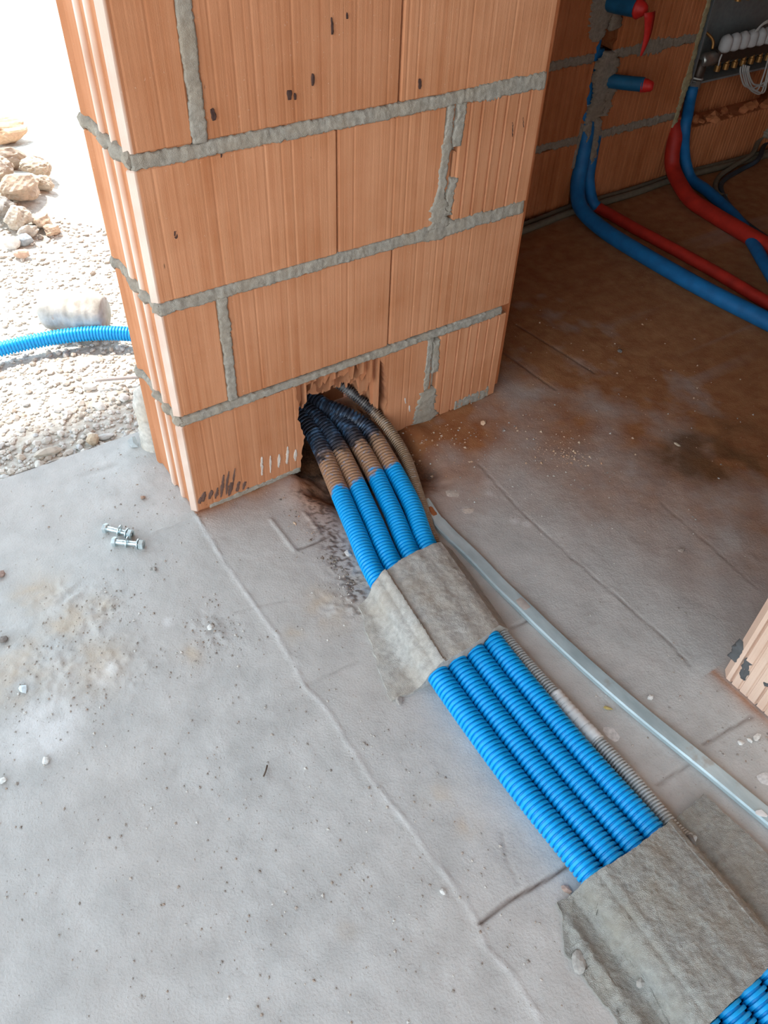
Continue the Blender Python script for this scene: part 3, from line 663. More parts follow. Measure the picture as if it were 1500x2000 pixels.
for (a, b, s_) in ((1347, 1642, .011), (1385, 1990, .012)):
    p = at(a, b, .03)
    props(link('mortar_lump', rock_me(s_, s_ * 1.3, s_ * .9, int(a), 2, .2), simple('dark_mortar_%d' % a, (.16, .15, .14), .95, bump=.6), loc=(p.x, p.y, .020 if a < 1360 else .012)),
          'dark round mortar lump at the taped end of the grey conduit' if a < 1360 else 'dark mortar lump at the bottom corner where the conduits come out again', 'lump')

# ------------------------------------------------------------------ galvanised strip
m = Mat('galvanised_steel', .42, .5, .25); f = m.noise(1, 4, m.sc((40, 12, 40))); g = m.voro(130, out='Color')
c = m.mix(m.ramp(f, (.3, 0.0), (.7, 1.0)), (.38, .47, .49), (.56, .66, .68)); c = m.mix(m.ramp(m.noise(26, 5), (.62, 0.0), (.72, .55)), c, (.35, .30, .25)); m.bump(f, .15, .001)
m.l.new(m.ramp(m.noise(18, 4), (.3, .30), (.7, .62)), m.b.inputs['Roughness']); M_GALV = m.col(c)
SP = [(.452, -.225), (.428, -.292), (.4245, -.33), (.432, -.535), (.4385, -.70), (.4545, -.86), (.481, -1.06), (.490, -1.115), (.53, -1.36)]
SP = [(.440, -.236), (.430, -.31), (.432, -.42), (.433, -.535), (.440, -.70), (.4545, -.86), (.476, -1.01), (.4895, -1.115), (.522, -1.36)]
pp, L_, LA = spline([(x, y, 0) for x, y in SP], .008); T = np.gradient(pp, axis=0); T /= np.linalg.norm(T, axis=1)[:, None]; NN = np.c_[-T[:, 1], T[:, 0], 0 * T[:, 0]]
prof = [(-.0145, .0005), (-.0145, .0085), (-.0120, .0115), (-.006, .0118), (.006, .0118), (.0120, .0115), (.0145, .0085), (.0145, .0005)]
V = []
for i in range(len(pp)):
    yv = pp[i, 1]; dz = .001 * math.sin(yv * 40) * (yv > -.62)
    for s_, z_ in prof: V.append(tuple(pp[i] + NN[i] * s_ * (1 if yv < -.3 else .8 + .2 * (-.3 - yv) / -.08) + np.array([0, 0, z_ + dz * (z_ > .004) + .0015])))
k = len(prof); F = []
for i in range(len(pp) - 1):
    for j in range(k): F.append([i * k + j, i * k + (j + 1) % k, (i + 1) * k + (j + 1) % k, (i + 1) * k + j])
F += [list(range(k)), [(len(pp) - 1) * k + j for j in range(k)][::-1]]
stp = link('metal_strip', mesh(V, F), M_GALV); props(stp, 'long galvanised steel strip lying on the floor beside the conduits', 'metal strip')
M_CEM = simple('cement_smear', (.46, .40, .36), .95, .1, var=.15, bump=.4)
def smear(name, parent, y0, y1, wd, mat, seed, h=.0139):
    i = [q for q in range(len(pp)) if y1 <= pp[q, 1] <= y0]; V = []; r = random.Random(seed)
    for q in i:
        e = min(q - i[0], i[-1] - q) ; hh = h + (.0011 if e else 0)
        for s_ in (-1, -.5, .5, 1): V.append(tuple(pp[q] + NN[q] * (wd * s_ + r.uniform(-.0012, .0012)) + np.array([0, 0, hh if abs(s_) < 1 else h - .0015])))
    link(name, fastmesh(V, frame_grid(len(i), 4)[:, ::-1], True), mat, parent)
smear('cement_smear', stp, -.560, -.597, .0125, M_CEM, 1); smear('rust_spot', stp, -.258, -.296, .009, simple('rust', (.36, .12, .04), .9, bump=.3), 2)
V = []; pc = at(1485, 1590, .0135)
wc = link('plaster_chip', rock_me(.007, .013, .0014, 321, 1, .3), simple('white_chip', (.72, .70, .68), .9), loc=(pc.x, pc.y, .0138), rot=(0, 0, .5)); props(wc, 'pale pointed chip lying on the metal strip', 'chip')

# ------------------------------------------------------------------ bolts
M_ZINC = Mat('zinc_plate', .32, .5, .85); f = M_ZINC.noise(90, 3); M_ZINC = M_ZINC.col(M_ZINC.ramp(f, (.3, (.55, .66, .68)), (.7, (.78, .86, .87))))
def cyl(n, r0, r1, x0, x1, rot=0, bev=.0):
    V = []; a = [rot + 2 * math.pi * k / n for k in range(n)]
    rings = [(x0, r0 - bev), (x0 + bev, r0), (x1 - bev, r1), (x1, r1 - bev)] if bev else [(x0, r0), (x1, r1)]
    for x, rr in rings: V += [(x, rr * math.cos(t), rr * math.sin(t)) for t in a]
    F = [list(range(n))[::-1], [(len(rings) - 1) * n + k for k in range(n)]]
    for q in range(len(rings) - 1):
        for k in range(n): F.append([q * n + k, q * n + (k + 1) % n, (q + 1) * n + (k + 1) % n, (q + 1) * n + k])
    return V, F
def ring_me(ro, ri, x0, x1, n=24):
    V = []; 
    for x, rr in ((x0, ri), (x0, ro), (x1, ro), (x1, ri)): V += [(x, rr * math.cos(2 * math.pi * k / n), rr * math.sin(2 * math.pi * k / n)) for k in range(n)]
    F = []
    for q in range(4):
        for k in range(n): F.append([q * n + k, q * n + (k + 1) % n, ((q + 1) % 4) * n + (k + 1) % n, ((q + 1) % 4) * n + k])
    return mesh(V, F)
def bolt(loc, ang, label, tilt=0, washer_x=.034):
    o = empty('hex_bolt', loc, label=label, cat='bolt', group='bolts on the slab'); o.rotation_euler = (0, tilt, ang); Z0 = (0, 0, 0)
    r6 = .0106
    link('head', mesh(*cyl(6, r6, r6, 0, .008, .52, .0008)), M_ZINC, o, loc=Z0)
    P = []; Rr = []
    for k in range(61):
        x = .008 + .058 * k / 60; P.append((x, 0, 0)); Rr.append(.0058 if x < .024 else .0058 - (.0007 if k % 2 else 0))
    link('shank', sweep(P, Rr, 16), M_ZINC, o, loc=Z0)
    link('washer', ring_me(.0125, .0061, 0, .0018), M_ZINC, o, loc=(washer_x, 0, .003), rot=(0, .12, .05))
    link('nut', mesh(*cyl(6, r6, r6, 0, .010, .25, .0008)), M_ZINC, o, loc=(.056, 0, 0))
    link('washer', ring_me(.0118, .0061, 0, .0016), M_ZINC, o, loc=(.0535, 0, 0))
    return o
a0 = at(203, 1031, .01); a1 = at(266, 1046, .01); bolt((a0.x, a0.y, .0104), math.atan2(a1.y - a0.y, a1.x - a0.x), 'zinc hex bolt with washer and nut lying behind the other bolt on the slab', washer_x=.036)
b0 = at(220, 1058, .01); b1 = at(291, 1065, .01); bolt((b0.x, b0.y, .0104), math.atan2(b1.y - b0.y, b1.x - b0.x), 'zinc hex bolt with washer and nut, nearer and lower of the pair on the slab', washer_x=.030)

# ------------------------------------------------------------------ pipes in the room
def sleeve(name, c): return simple(name, c, .55, .35, var=.2, nscale=25, bump=.15)
M_PB = sleeve('blue_sleeve', (.008, .12, .30)); M_PR = sleeve('red_sleeve', (.42, .022, .012)); M_DK = sleeve('dark_sleeve', (.03, .045, .06)); M_CABLE = simple('grey_cable', (.16, .125, .085), .7, .3)
def pipe(P, r_, mat, label, name='insulated_pipe', cat='pipe', group=None, n=18, wob=.0):
    p, L, LA = spline(P, .012); o = link(name, sweep(p, r_ * (1 + wob * NPR.randn(len(p))), n), mat); return props(o, label, cat, group)
fl = lambda a, b, z: tuple(at(a, b, z))
cb = lambda a, b, y: tuple(aty(a, b, y))
blueA = pipe([(1.772, YB + .045, .66), (1.775, YB + .045, .5), (1.776, YB + .035, .33), cb(1146, 245, .735), cb(1137, 310, .715), cb(1128, 365, .69), fl(1136, 408, .045), fl(1180, 450, .027), fl(1250, 494, .026), fl(1330, 540, .026), fl(1400, 578, .026), fl(1500, 628, .026), fl(1640, 700, .026)], .0255, M_PB, 'blue insulated pipe from the wall chase, the nearer one across the dark floor')
for k, (a, b) in enumerate(((1141, 405), (1205, 450))):
    q = Vector(fl(a, b, .045 if k == 0 else .026)); 
link('wire_tie', ring_me(.0275, .0255, 0, .003), simple('tie_wire', (.6, .6, .58), .4, .5, .8), blueA, loc=(1.776, YB + .036, .345), rot=(0, math.pi / 2, 0))
blueB = pipe([(1.806, YB + .045, .50), (1.806, YB + .042, .36), cb(1166, 240, .745), cb(1157, 300, .725), cb(1150, 350, .705), fl(1157, 394, .04), fl(1166, 404, .026)], .020, M_PB, 'blue insulated pipe behind its neighbour in the wall chase')
pipe([fl(1150, 398, .03), fl(1180, 412, .022), fl(1240, 446, .02), fl(1300, 478, .02), fl(1400, 533, .02), fl(1500, 592, .02), fl(1640, 668, .02)], .0185, M_PR, 'thin red insulated pipe running along behind the blue one on the floor')
pipe([(2.262, YB + .045, .245), (2.258, YB + .030, .215), cb(1319, 262, .712), cb(1313, 300, .688), cb(1316, 335, .650), fl(1345, 385, .035), fl(1385, 414, .028), fl(1440, 447, .027), fl(1500, 482, .027), fl(1620, 550, .027)], .027, M_PR, 'thick red insulated pipe leaving the wall below the manifold niche')
bC = pipe([cb(1354, 168, .755), cb(1348, 195, .748), cb(1343, 224, .715), cb(1338, 250, .694), cb(1336, 290, .688), cb(1341, 325, .668), fl(1352, 352, .024), fl(1380, 372, .022), fl(1430, 418, .021), fl(1458, 455, .021), fl(1485, 500, .021), fl(1520, 560, .021)], .020, M_PB, 'blue insulated pipe dropping from the manifold valve behind the thick red pipe')
for k, (off, rr) in enumerate(((-11, .0125), (0, .0105))):
    pipe([fl(1000, 448 - off, .012), fl(1060, 425 - off, .012), fl(1110, 405 - off, .012), fl(1165, 390 - off * .8, .012), fl(1240, 368 - off * .8, .012), fl(1320, 342 - off * .6, .012), fl(1400, 322 - off * .6, .012), fl(1500, 296 - off * .6, .012), fl(1600, 272 - off, .012)], rr, M_CABLE,
         ('grey brown cable nearer to the room along the wall foot', 'grey brown cable nearer to the bricks along the wall foot')[k], 'cable', 'cable', n=10)
pipe([cb(1500, 255, .735), cb(1482, 275, .72), fl(1468, 302, .03), fl(1436, 322, .022), fl(1405, 345, .012), fl(1397, 366, .010), fl(1404, 380, .010), fl(1420, 384, .010)], .0095, M_CABLE, 'grey cable curling onto the floor below the mortar lump', 'cable', 'cable', n=10)
pipe([cb(1506, 268, .735), cb(1492, 285, .715), fl(1480, 312, .03), fl(1450, 330, .012), fl(1416, 350, .011), fl(1408, 368, .010), fl(1420, 395, .010), fl(1440, 420, .010), fl(1470, 446, .010), fl(1520, 480, .010)], .009, M_DK, 'dark cable curling beside the grey one and running off behind the red pipe', 'cable', 'cable', n=10)
for k, (a, b, wd) in enumerate((((1136, 345), (1153, 238), .016), ((1152, 355), (1170, 232), .022), ((1118, 330), (1138, 240), .010))):
    p0_, p1_ = aty(*a, .708 if k < 2 else YB), aty(*b, .708 if k < 2 else YB)
    strip('mortar_dab', back, M_MORTAR_ROOM, (p0_.x, p0_.z), (p1_.x, p1_.z), wd, .708 if k < 2 else YB, .006, seed=370 + k, rag=.6)
# stubs with red caps
M_CAP = simple('red_tape', (.62, .02, .015), .5, .4); M_PBD = sleeve('blue_stub', (.008, .10, .20))
def stub(p0, p1, r_, label, tail):
    p0 = Vector(p0); p1 = Vector(p1); o = empty('pipe_stub', p0, label=label, cat='pipe', group='capped stubs on the room wall')
    d = p1 - p0; P = [p0 - d * .25, p0, p0 + d * .35, p0 + d * .78 + Vector((0, 0, .002))]
    p, L, LA = spline([tuple(q) for q in P], .008); link('sleeve', sweep(p, r_, 18), M_PBD, o)
    q = [p0 + d * .74, p0 + d * .86, p0 + d * .96, p1]; p, L, LA = spline([tuple(v) for v in q], .004); t = np.linspace(0, 1, len(p))
    link('end_cap', sweep(p, (r_ + .001) * (1 - .55 * t ** 2) * (1 + .06 * NPR.randn(len(p))), 14), M_CAP, o)
    if tail:
        V = []; 
        for k in range(9):
            t = k / 8; wd = .020 * (1 - t) ** .7 + .003
            c0 = p1 + Vector((.002 + .012 * math.sin(t * 3), -.012 - .004 * t, -.002 - .115 * t))
            for s_ in (-1, 0, 1): V.append(tuple(c0 + Vector((s_ * wd, -.004 * (1 - abs(s_)), 0))))
        me = fastmesh(V, frame_grid(9, 3), True); tl = link('tape_tail', me, M_CAP, o); sm = tl.modifiers.new('thick', 'SOLIDIFY'); sm.thickness = .002
    return o
stub(cb(1192, 4, .72), cb(1262, 20, .60), .0265, 'blue capped pipe stub with a long hanging red tape tail, upper of the two', True)
stub(cb(1192, 158, .72), cb(1276, 169, .60), .0215, 'blue pipe stub with a red taped end, lower of the two on the room wall', False)

# ------------------------------------------------------------------ manifold in the niche
M_GREYM = simple('grey_sheet_metal', (.26, .27, .26), .45, .4, .4); M_BRASS = simple('brass', (.42, .20, .06), .4, .5, .7); M_BRONZE = simple('bronze_bar', (.085, .055, .04), .45, .5, .5)
M_ACT = simple('white_plastic', (.55, .50, .47), .5, .4, var=.05); M_WIRE = simple('white_wire', (.52, .47, .42), .6, .3, var=.05); M_NICK = simple('nickel', (.40, .37, .33), .3, .5, .8)
mf = empty('manifold_cabinet', (2.6, YB + .08, .33), label='grey metal manifold cabinet with white actuator caps set in the wall niche', cat='manifold cabinet')
link('back_panel', box_me(2.30, 2.87, YB + .125, YB + .135, .33, .95), M_GREYM, mf)
link('side_panel', box_me(2.290, 2.297, YB + .02, YB + .135, .33, .95), M_GREYM, mf)
link('bottom_lip', box_me(2.297, 2.87, YB + .020, YB + .125, .326, .333), M_GREYM, mf)
pa, pb = Vector(cb(1404, 112, .765)), Vector(cb(1500, 93, .765)); zb = (pa.z + pb.z) / 2
def bar(z, x0, x1, y, w_, h_):
    link('manifold_bar', box_me(x0, x1, y - w_, y + w_, z - h_, z + h_, .006), M_BRONZE, mf)
bar(.398, 2.425, 2.86, .775, .020, .024); bar(.62, 2.40, 2.86, .775, .020, .024)
for k in range(8):
    x = 2.4455 + .0478 * k
    P = [(x, .755, .412 + .058 * t) for t in np.linspace(0, 1, 9)]; Rr = [.012, .0215, .0225, .0225, .0225, .0225, .021, .016, .004]
    if k < 8: link('actuator_cap', sweep(P, Rr, 18), M_ACT, mf)
    for zt, dz in ((.352, .028), (.574, .028)):
        link('outlet', sweep([(x + .003, .762, zt + dz), (x + .003, .762, zt + dz * .6), (x + .003, .762, zt + dz * .55), (x + .003, .762, zt - .004)], [.0075, .0075, .011, .011], 10, smooth=False), M_BRASS, mf)
pv = Vector(cb(1381, 116, .765)); pw = Vector(cb(1366, 140, .765))
link('valve', sweep([(pv.x - .038, .765, pv.z), (pv.x - .036, .765, pv.z), (pv.x - .03, .765, pv.z), (pv.x + .03, .765, pv.z), (pv.x + .032, .765, pv.z), (pv.x + .05, .765, pv.z)], [.014, .02, .024, .024, .016, .016], 16), M_NICK, mf)
link('valve', sweep([(pw.x, .765, pw.z + .04), (pw.x - .002, .765, pw.z + .01), (pw.x - .004, .765, pw.z - .02), (pw.x - .006, .765, pw.z - .045)], [.016, .021, .021, .017], 16), M_BRONZE, mf)
pn = Vector(cb(1357, 162, .757)); link('union_nut', sweep([(pn.x, .757, pn.z + .014), (pn.x, .757, pn.z + .012), (pn.x, .757, pn.z - .016), (pn.x, .757, pn.z - .018)], [.016, .023, .023, .018], 8, smooth=False), M_NICK, mf)
pr = Vector(cb(1360, 150, .757)); link('retaining_ring', ring_me(.026, .021, 0, .005, 20), M_WIRE, mf, loc=Vector((pr.x, .757, pr.z)) - Vector(mf.location), rot=(0, math.pi / 2 + .15, 0))
p, _, _ = spline([cb(1377, 62, .80), cb(1388, 72, .785), cb(1393, 82, .775), cb(1391, 96, .77)], .004); link('bracket', sweep(p, .005, 8), M_BRASS, mf)
for k, (a, b, lo, mid) in enumerate(((1452, 1497, 176, 1468), (1456, 1502, 183, 1474), (1460, 1506, 181, 1480), (1463, 1512, 168, 1482), (1447, 1516, 172, 1462))):
    P = [cb(a, 126 + k, .745), cb(a - 1, 142, .74), cb((a + mid) / 2 - 2, (142 + lo) / 2 + 8, .735), cb(mid, lo - 2, .735), cb(mid + 12, lo - 1, .735), cb(b - 8, lo - 22, .735), cb(b, 128, .74), cb(b + 4, 112, .745)]
    p, _, _ = spline(P, .005); link('actuator_wire', sweep(p, .0032, 8), M_WIRE, mf)
for k in range(2):
    p, _, _ = spline([cb(1472 + 3 * k, 66, .75), cb(1482 + 2 * k, 54 - k, .74), cb(1496, 42 + 3 * k, .735), cb(1520, 34 + 6 * k, .735)], .005); link('actuator_wire', sweep(p, .0034, 8), M_WIRE, mf)
p, _, _ = spline([cb(1410, 106, .742), cb(1406, 116, .74), cb(1403, 128, .742)], .004); link('actuator_wire', sweep(p, .003, 8), M_WIRE, mf)

# ------------------------------------------------------------------ outside: ground, gravel, rubble
ZG = -.045
ux = np.r_[np.linspace(-14, -1.2, 12)[:-1], np.arange(-1.2, 1.6, .02), np.linspace(1.6, 14, 12)]; uy = np.r_[[-8, -2, .1], np.arange(.30, 3.2, .02), np.linspace(3.2, 30, 20)]
A, B = np.meshgrid(ux, uy, indexing='ij'); ZZ = ZG - .012 + fbm(A, B, .4, 120) * .03 + fbm(A, B, .05, 125) * .012
ph = at(20, 400, ZG); ZZ += .10 * np.exp(-(((A - ph.x + .12) / .28) ** 2 + ((B - ph.y - .05) / .30) ** 2)); ZZ = np.where(B < .32, ZG - .03, ZZ)
ZZ = np.where((B < 1.0) & (A > 1.0), -.3, ZZ); ZZ = np.where(B < .29, -.3, ZZ)
m = Mat('stony_ground', .95, .1); f = m.noise(60, 5); c = m.mix(m.ramp(f, (.3, 0.0), (.7, 1.0)), (.42, .37, .31), (.62, .58, .52)); m.bump(f, .6, .01)
gnd = link('ground', fastmesh(np.stack([A, B, ZZ], -1).reshape(-1, 3), frame_grid(*A.shape)[:, ::-1], True), m.col(c), kind='structure')
def gz(x, y): return float(ZG - .012 + fbm(np.array([x]), np.array([y]), .4, 120)[0] * .03 + .10 * math.exp(-(((x - ph.x + .12) / .28) ** 2 + ((y - ph.y - .05) / .30) ** 2)))
def stone_mat(name, cols):
    m = Mat(name, .92, .15); k = m.n.new('ShaderNodeValToRGB'); k.color_ramp.interpolation = 'LINEAR'
    e = k.color_ramp.elements
    while len(e) < len(cols): e.new(.5)
    for i, cc in enumerate(cols): e[i].position = i / (len(cols) - 1); e[i].color = (*cc, 1)
    m.l.new(m.rnd() if name == 'stone' else m.attr('tone'), k.inputs[0]); f = m.noise(120, 3); m.bump(f, .4, .002)
    return m.col(m.mix(m.ramp(f, (.3, 0.0), (.7, .35)), k.outputs[0], (.62, .56, .48)))
SC_ = [(.58, .55, .51), (.40, .33, .27), (.72, .69, .64), (.54, .45, .36), (.50, .50, .50), (.66, .58, .49)]
M_STONE = stone_mat('stone', SC_); M_GRAVEL = stone_mat('gravel', SC_)
protos = [rock_me(1, r.uniform(.65, .95), r.uniform(.4, .7), 900 + k, 1, .22) for k in range(9)]
for p_ in protos: p_.materials.append(M_STONE)
pts = []; rg = random.Random(21)
while len(pts) < 300:
    px_, py_ = rg.uniform(-25, 275), rg.uniform(660, 945); p_ = at(px_, py_, ZG)
    if p_.y < SLAB_Y + .016 or p_.x > .05 and p_.y < .35 or p_.x > .2: continue
    s_ = rg.choice((.006, .007, .0085, .010, .012)) * rg.uniform(.85, 1.25) * (1.2 if p_.y < .45 else 1)
    if any((p_.x - q[0]) ** 2 + (p_.y - q[1]) ** 2 < (.7 * (s_ + q[2])) ** 2 for q in pts): continue
    pts.append((p_.x, p_.y, s_))
for k, (x, y, s_) in enumerate(pts):
    o = link('stone', protos[k % 9], None, gnd, loc=(x, y, gz(x, y) - .002)); o.scale = (s_,) * 3; o.rotation_euler = (rg.uniform(-.2, .2), rg.uniform(-.2, .2), rg.random() * 6.28)
bm = bmesh.new(); bmesh.ops.create_icosphere(bm, subdivisions=1, radius=1); ico = np.array([v.co for v in bm.verts]); icf = np.array([[v.index for v in f.verts] for f in bm.faces]); bm.free()
NG = 15000; rr = np.random.RandomState(5); X = rr.uniform(-1.0, 1.25, NG); Y = SLAB_Y + .006 + 2.3 * rr.rand(NG) ** 1.45
ok = ~((X > .0) & (Y < .34)) & (Y < .345 + 1.05 * (1.4 - X)) & (X < .35 + .45 * (Y - .3)); X = X[ok]; Y = Y[ok]; N_ = len(X)
S = rr.choice([.004, .005, .006, .008, .010], N_, p=[.25, .3, .25, .13, .07]) * (1 + .5 * np.clip(Y - .9, 0, 1.5)); 
zg = ZG - .012 + fbm(X, Y, .4, 120) * .03 + fbm(X, Y, .05, 125) * .012 + .10 * np.exp(-(((X - ph.x + .12) / .28) ** 2 + ((Y - ph.y - .05) / .30) ** 2))
sel = ico[None] * (1 + .35 * (rr.rand(N_, len(ico), 1) - .5)) * (S[:, None] * np.c_[np.ones(N_), rr.uniform(.6, 1, N_), rr.uniform(.35, .7, N_)])[:, None]
th = rr.rand(N_) * 6.28; cs, sn = np.cos(th)[:, None], np.sin(th)[:, None]
VV = np.stack([sel[..., 0] * cs - sel[..., 1] * sn + X[:, None], sel[..., 0] * sn + sel[..., 1] * cs + Y[:, None], sel[..., 2] + (zg + S * .25)[:, None]], -1)
gm = fastmesh(VV.reshape(-1, 3), (icf[None] + (np.arange(N_) * len(ico))[:, None, None]).reshape(-1, 3))
ta = gm.attributes.new('tone', 'FLOAT', 'POINT'); ta.data.foreach_set('value', np.repeat(rr.rand(N_), len(ico)).astype(np.float32))
link('gravel', gm, M_GRAVEL, gnd, kind='stuff')
def stone_thing(name, px_, py_, rx, ry, rz, colr, label, cat='stone', group=None, seed=1, rotz=None, z=None, sub=2, rough=.18, sink=.15):
    p_ = at(px_, py_, ZG if z is None else z); q = Vector(p_)
    me = rock_me(rx, ry, rz, seed, sub, rough)
    m_ = simple('%s_%d' % (name, seed), colr, .93, .12, var=.18, nscale=70, bump=.5)
    zz = (gz(q.x, q.y) if z is None else z) - rz * sink
    return props(link(name, me, m_, loc=(q.x, q.y, zz), rot=(0, 0, rotz if rotz is not None else random.Random(seed).random() * 6)), label, cat, group)
stone_thing('stone', 195, 790, .020, .012, .012, (.72, .69, .64), 'white wedge shaped stone on the brown gravel near the pier', seed=1, rotz=-.4)
stone_thing('stone', 92, 880, .034, .014, .012, (.56, .49, .41), 'long flat tan stone at the edge of the slab', seed=2, rotz=-.1)
stone_thing('stone', 75, 905, .020, .011, .012, (.60, .56, .50), 'blocky pale stone touching the slab edge beside the long flat one', seed=3)
stone_thing('stone', 175, 752, .021, .013, .010, (.62, .58, .54), 'pale oblong stone lying below the outdoor blue conduit', seed=4, rotz=-.5)
stone_thing('stone', 205, 846, .024, .010, .008, (.58, .55, .51), 'flat grey stone slab leaning on the slab edge', seed=5, rotz=-.3)
stone_thing('stone', 242, 775, .016, .014, .012, (.68, .66, .62), 'pale stone between the white wedge and the plaster lump', seed=6)
stone_thing('stone', 180, 855, .018, .016, .016, (.50, .38, .27), 'brown rounded stone at the slab edge behind the grey slab stone', seed=8)
stone_thing('mortar_chip', 262, 870, .014, .012, .016, (.44, .47, .47), 'upright grey mortar fragment on the slab near the pier foot', 'chip', seed=7, z=0.0, sub=1, rough=.3)
# rubble heap
HEAP = [(30, 350, .085, .05, .05, (.42, .33, .26)), (85, 368, .065, .05, .045, (.50, .41, .32)), (10, 400, .07, .06, .05, (.36, .29, .23)), (50, 415, .095, .06, .06, (.48, .38, .29)),
        (92, 392, .05, .04, .035, (.58, .49, .39)), (12, 445, .05, .05, .04, (.33, .30, .27)), (40, 455, .06, .045, .045, (.52, .45, .37)), (90, 452, .05, .035, .032, (.50, .38, .28)),
        (62, 470, .04, .03, .028, (.55, .49, .42)), (105, 462, .035, .03, .025, (.55, .40, .29)), (72, 340, .05, .04, .03, (.55, .48, .40)), (18, 372, .05, .04, .04, (.46, .38, .3))]
HL = ['brown rubble lump at the back of the heap by the frame edge', 'tan rubble lump at the back right of the heap', 'dark brown rubble lump cut by the left frame edge, middle of the heap', 'largest tan rubble lump, in the middle of the heap',
      'pale rubble lump at the right end of the heap, upper one', 'grey brown rubble lump cut by the left frame edge, low in the heap', 'tan rubble lump in the front row of the heap, above the white stone', 'orange tan rubble lump at the right end of the heap, lower one',
      'small pale rubble lump in the front row of the heap', 'small orange rubble piece at the front right tip of the heap', 'pale rubble lump farthest up the heap', 'brown rubble lump between the back and the middle of the heap']
for k, (a, b, rx, ry, rz, c_) in enumerate(HEAP):
    stone_thing('rubble_lump', a, b, rx * .82, ry * .82, rz * .8, c_, HL[k], 'rubble', 'lumps of the rubble heap outside', seed=40 + k, rough=.10, sub=4)
stone_thing('rubble_stone', 28, 490, .030, .022, .022, (.72, .70, .66), 'flat white stone at the foot of the rubble heap', seed=61)
stone_thing('rubble_stone', 52, 482, .028, .022, .022, (.38, .42, .45), 'blue grey stone right of the white one at the foot of the heap', seed=62)
stone_thing('rubble_stone', 45, 505, .026, .018, .016, (.60, .42, .32), 'small reddish stone in front of the rubble heap', seed=63)
pf = at(30, 262, ZG)
stone_thing('earth_lump', 22, 272, .10, .06, .045, (.58, .40, .26), 'orange brown earth lump farthest away at the left edge', 'earth', seed=64, rough=.1, sub=4)
# concrete cylinder
m = Mat('dirty_concrete', .93, .12); f = m.noise(26, 5); c = m.mix(m.ramp(f, (.35, 0.0), (.65, 1.0)), (.40, .37, .32), (.60, .57, .52)); c = m.mix(m.ramp(m.noise(14, 3), (.62, 0.0), (.68, .7)), c, (.45, .25, .17)); m.bump(f, .7, .006); M_CC = m.col(c)
q0, q1 = at(84, 606, ZG + .05), at(206, 612, ZG + .05); q0, q1 = Vector((q0.x, q0.y, ZG + .052)), Vector((q1.x, q1.y, ZG + .050))
p, L, LA = spline([tuple(q0), tuple(q0.lerp(q1, .5)), tuple(q1)], .006); t = np.linspace(0, 1, len(p))
cyR = .056 * (1 - .25 * np.clip((.16 - t) / .16, 0, 1) ** 2 - .16 * np.clip((t - .86) / .14, 0, 1) ** 2) * (1 + .02 * NPR.randn(len(p)))
me = sweep(p, cyR, 28)
for v in me.vertices: v.co += Vector((1, 1, 1)) * float(fbm(np.array([v.co.x]), np.array([v.co.z + v.co.y]), .05, 150)[0]) * .012
props(link('concrete_core', me, M_CC), 'dirty concrete cylinder lying on the gravel behind the outdoor blue conduit', 'concrete cylinder')
q0, q1 = at(262, 590, ZG + .05), at(300, 580, ZG + .05)
props(link('grey_tube', sweep([(q0.x, q0.y - .0, ZG + .045), (q0.x + .02, q0.y - .005, ZG + .045), (q0.x + .25, q0.y - .06, ZG + .045)], [.042, .046, .046], 24), simple('grey_tube', (.36, .40, .40), .6)), 'smooth grey tube end just showing behind the pier edge', 'tube')
BO = [fl(-90, 706, ZG + .03), fl(0, 682, ZG + .028), fl(70, 666, ZG + .03), fl(130, 656, ZG + .032), fl(190, 651, ZG + .032), fl(260, 653, ZG + .03), fl(330, 664, ZG + .028)]
props(link('corrugated_conduit', corrugated(BO, .0205, .0165, .0088, n=18), conduit_mat('blue_plastic_outdoors', (.0, .34, .74), (.5, .5, .5), 9, 9)), 'blue corrugated conduit lying outside on the gravel', 'conduit')
p, _, _ = spline([fl(186, 743, ZG + .014), fl(250, 738, ZG + .012), fl(300, 735, ZG + .012)], .01); props(link('rod', sweep(p, .0045, 8), simple('weathered_wood', (.42, .36, .33), .8)), 'thin grey rod on the gravel pointing at the plaster lump', 'rod')
# plaster lump at the outer corner of the pier
pl = [(.030, .262, -.06), (.024, .262, -.02), (.020, .262, .03), (.018, .263, .08), (.016, .264, .12), (.016, .265, .150), (.018, .266, .168)]
p, L, LA = spline(pl, .006); t = np.linspace(0, 1, len(p)); rad = np.interp(t, [0, .15, .5, .8, .92, 1], [.044, .042, .034, .030, .024, .006])
me = sweep(p, rad * (1 + .03 * NPR.randn(len(p))), 20)
for v in me.vertices: v.co.x += .012 * float(fbm(np.array([v.co.y * 3]), np.array([v.co.z]), .04, 160)[0]); v.co.y = max(v.co.y, D + .018)
props(link('plaster_lump', me, mortar_mat('pale_plaster', (.60, .56, .50))), 'tall pale plaster lump standing against the outer foot of the pier', 'plaster lump')

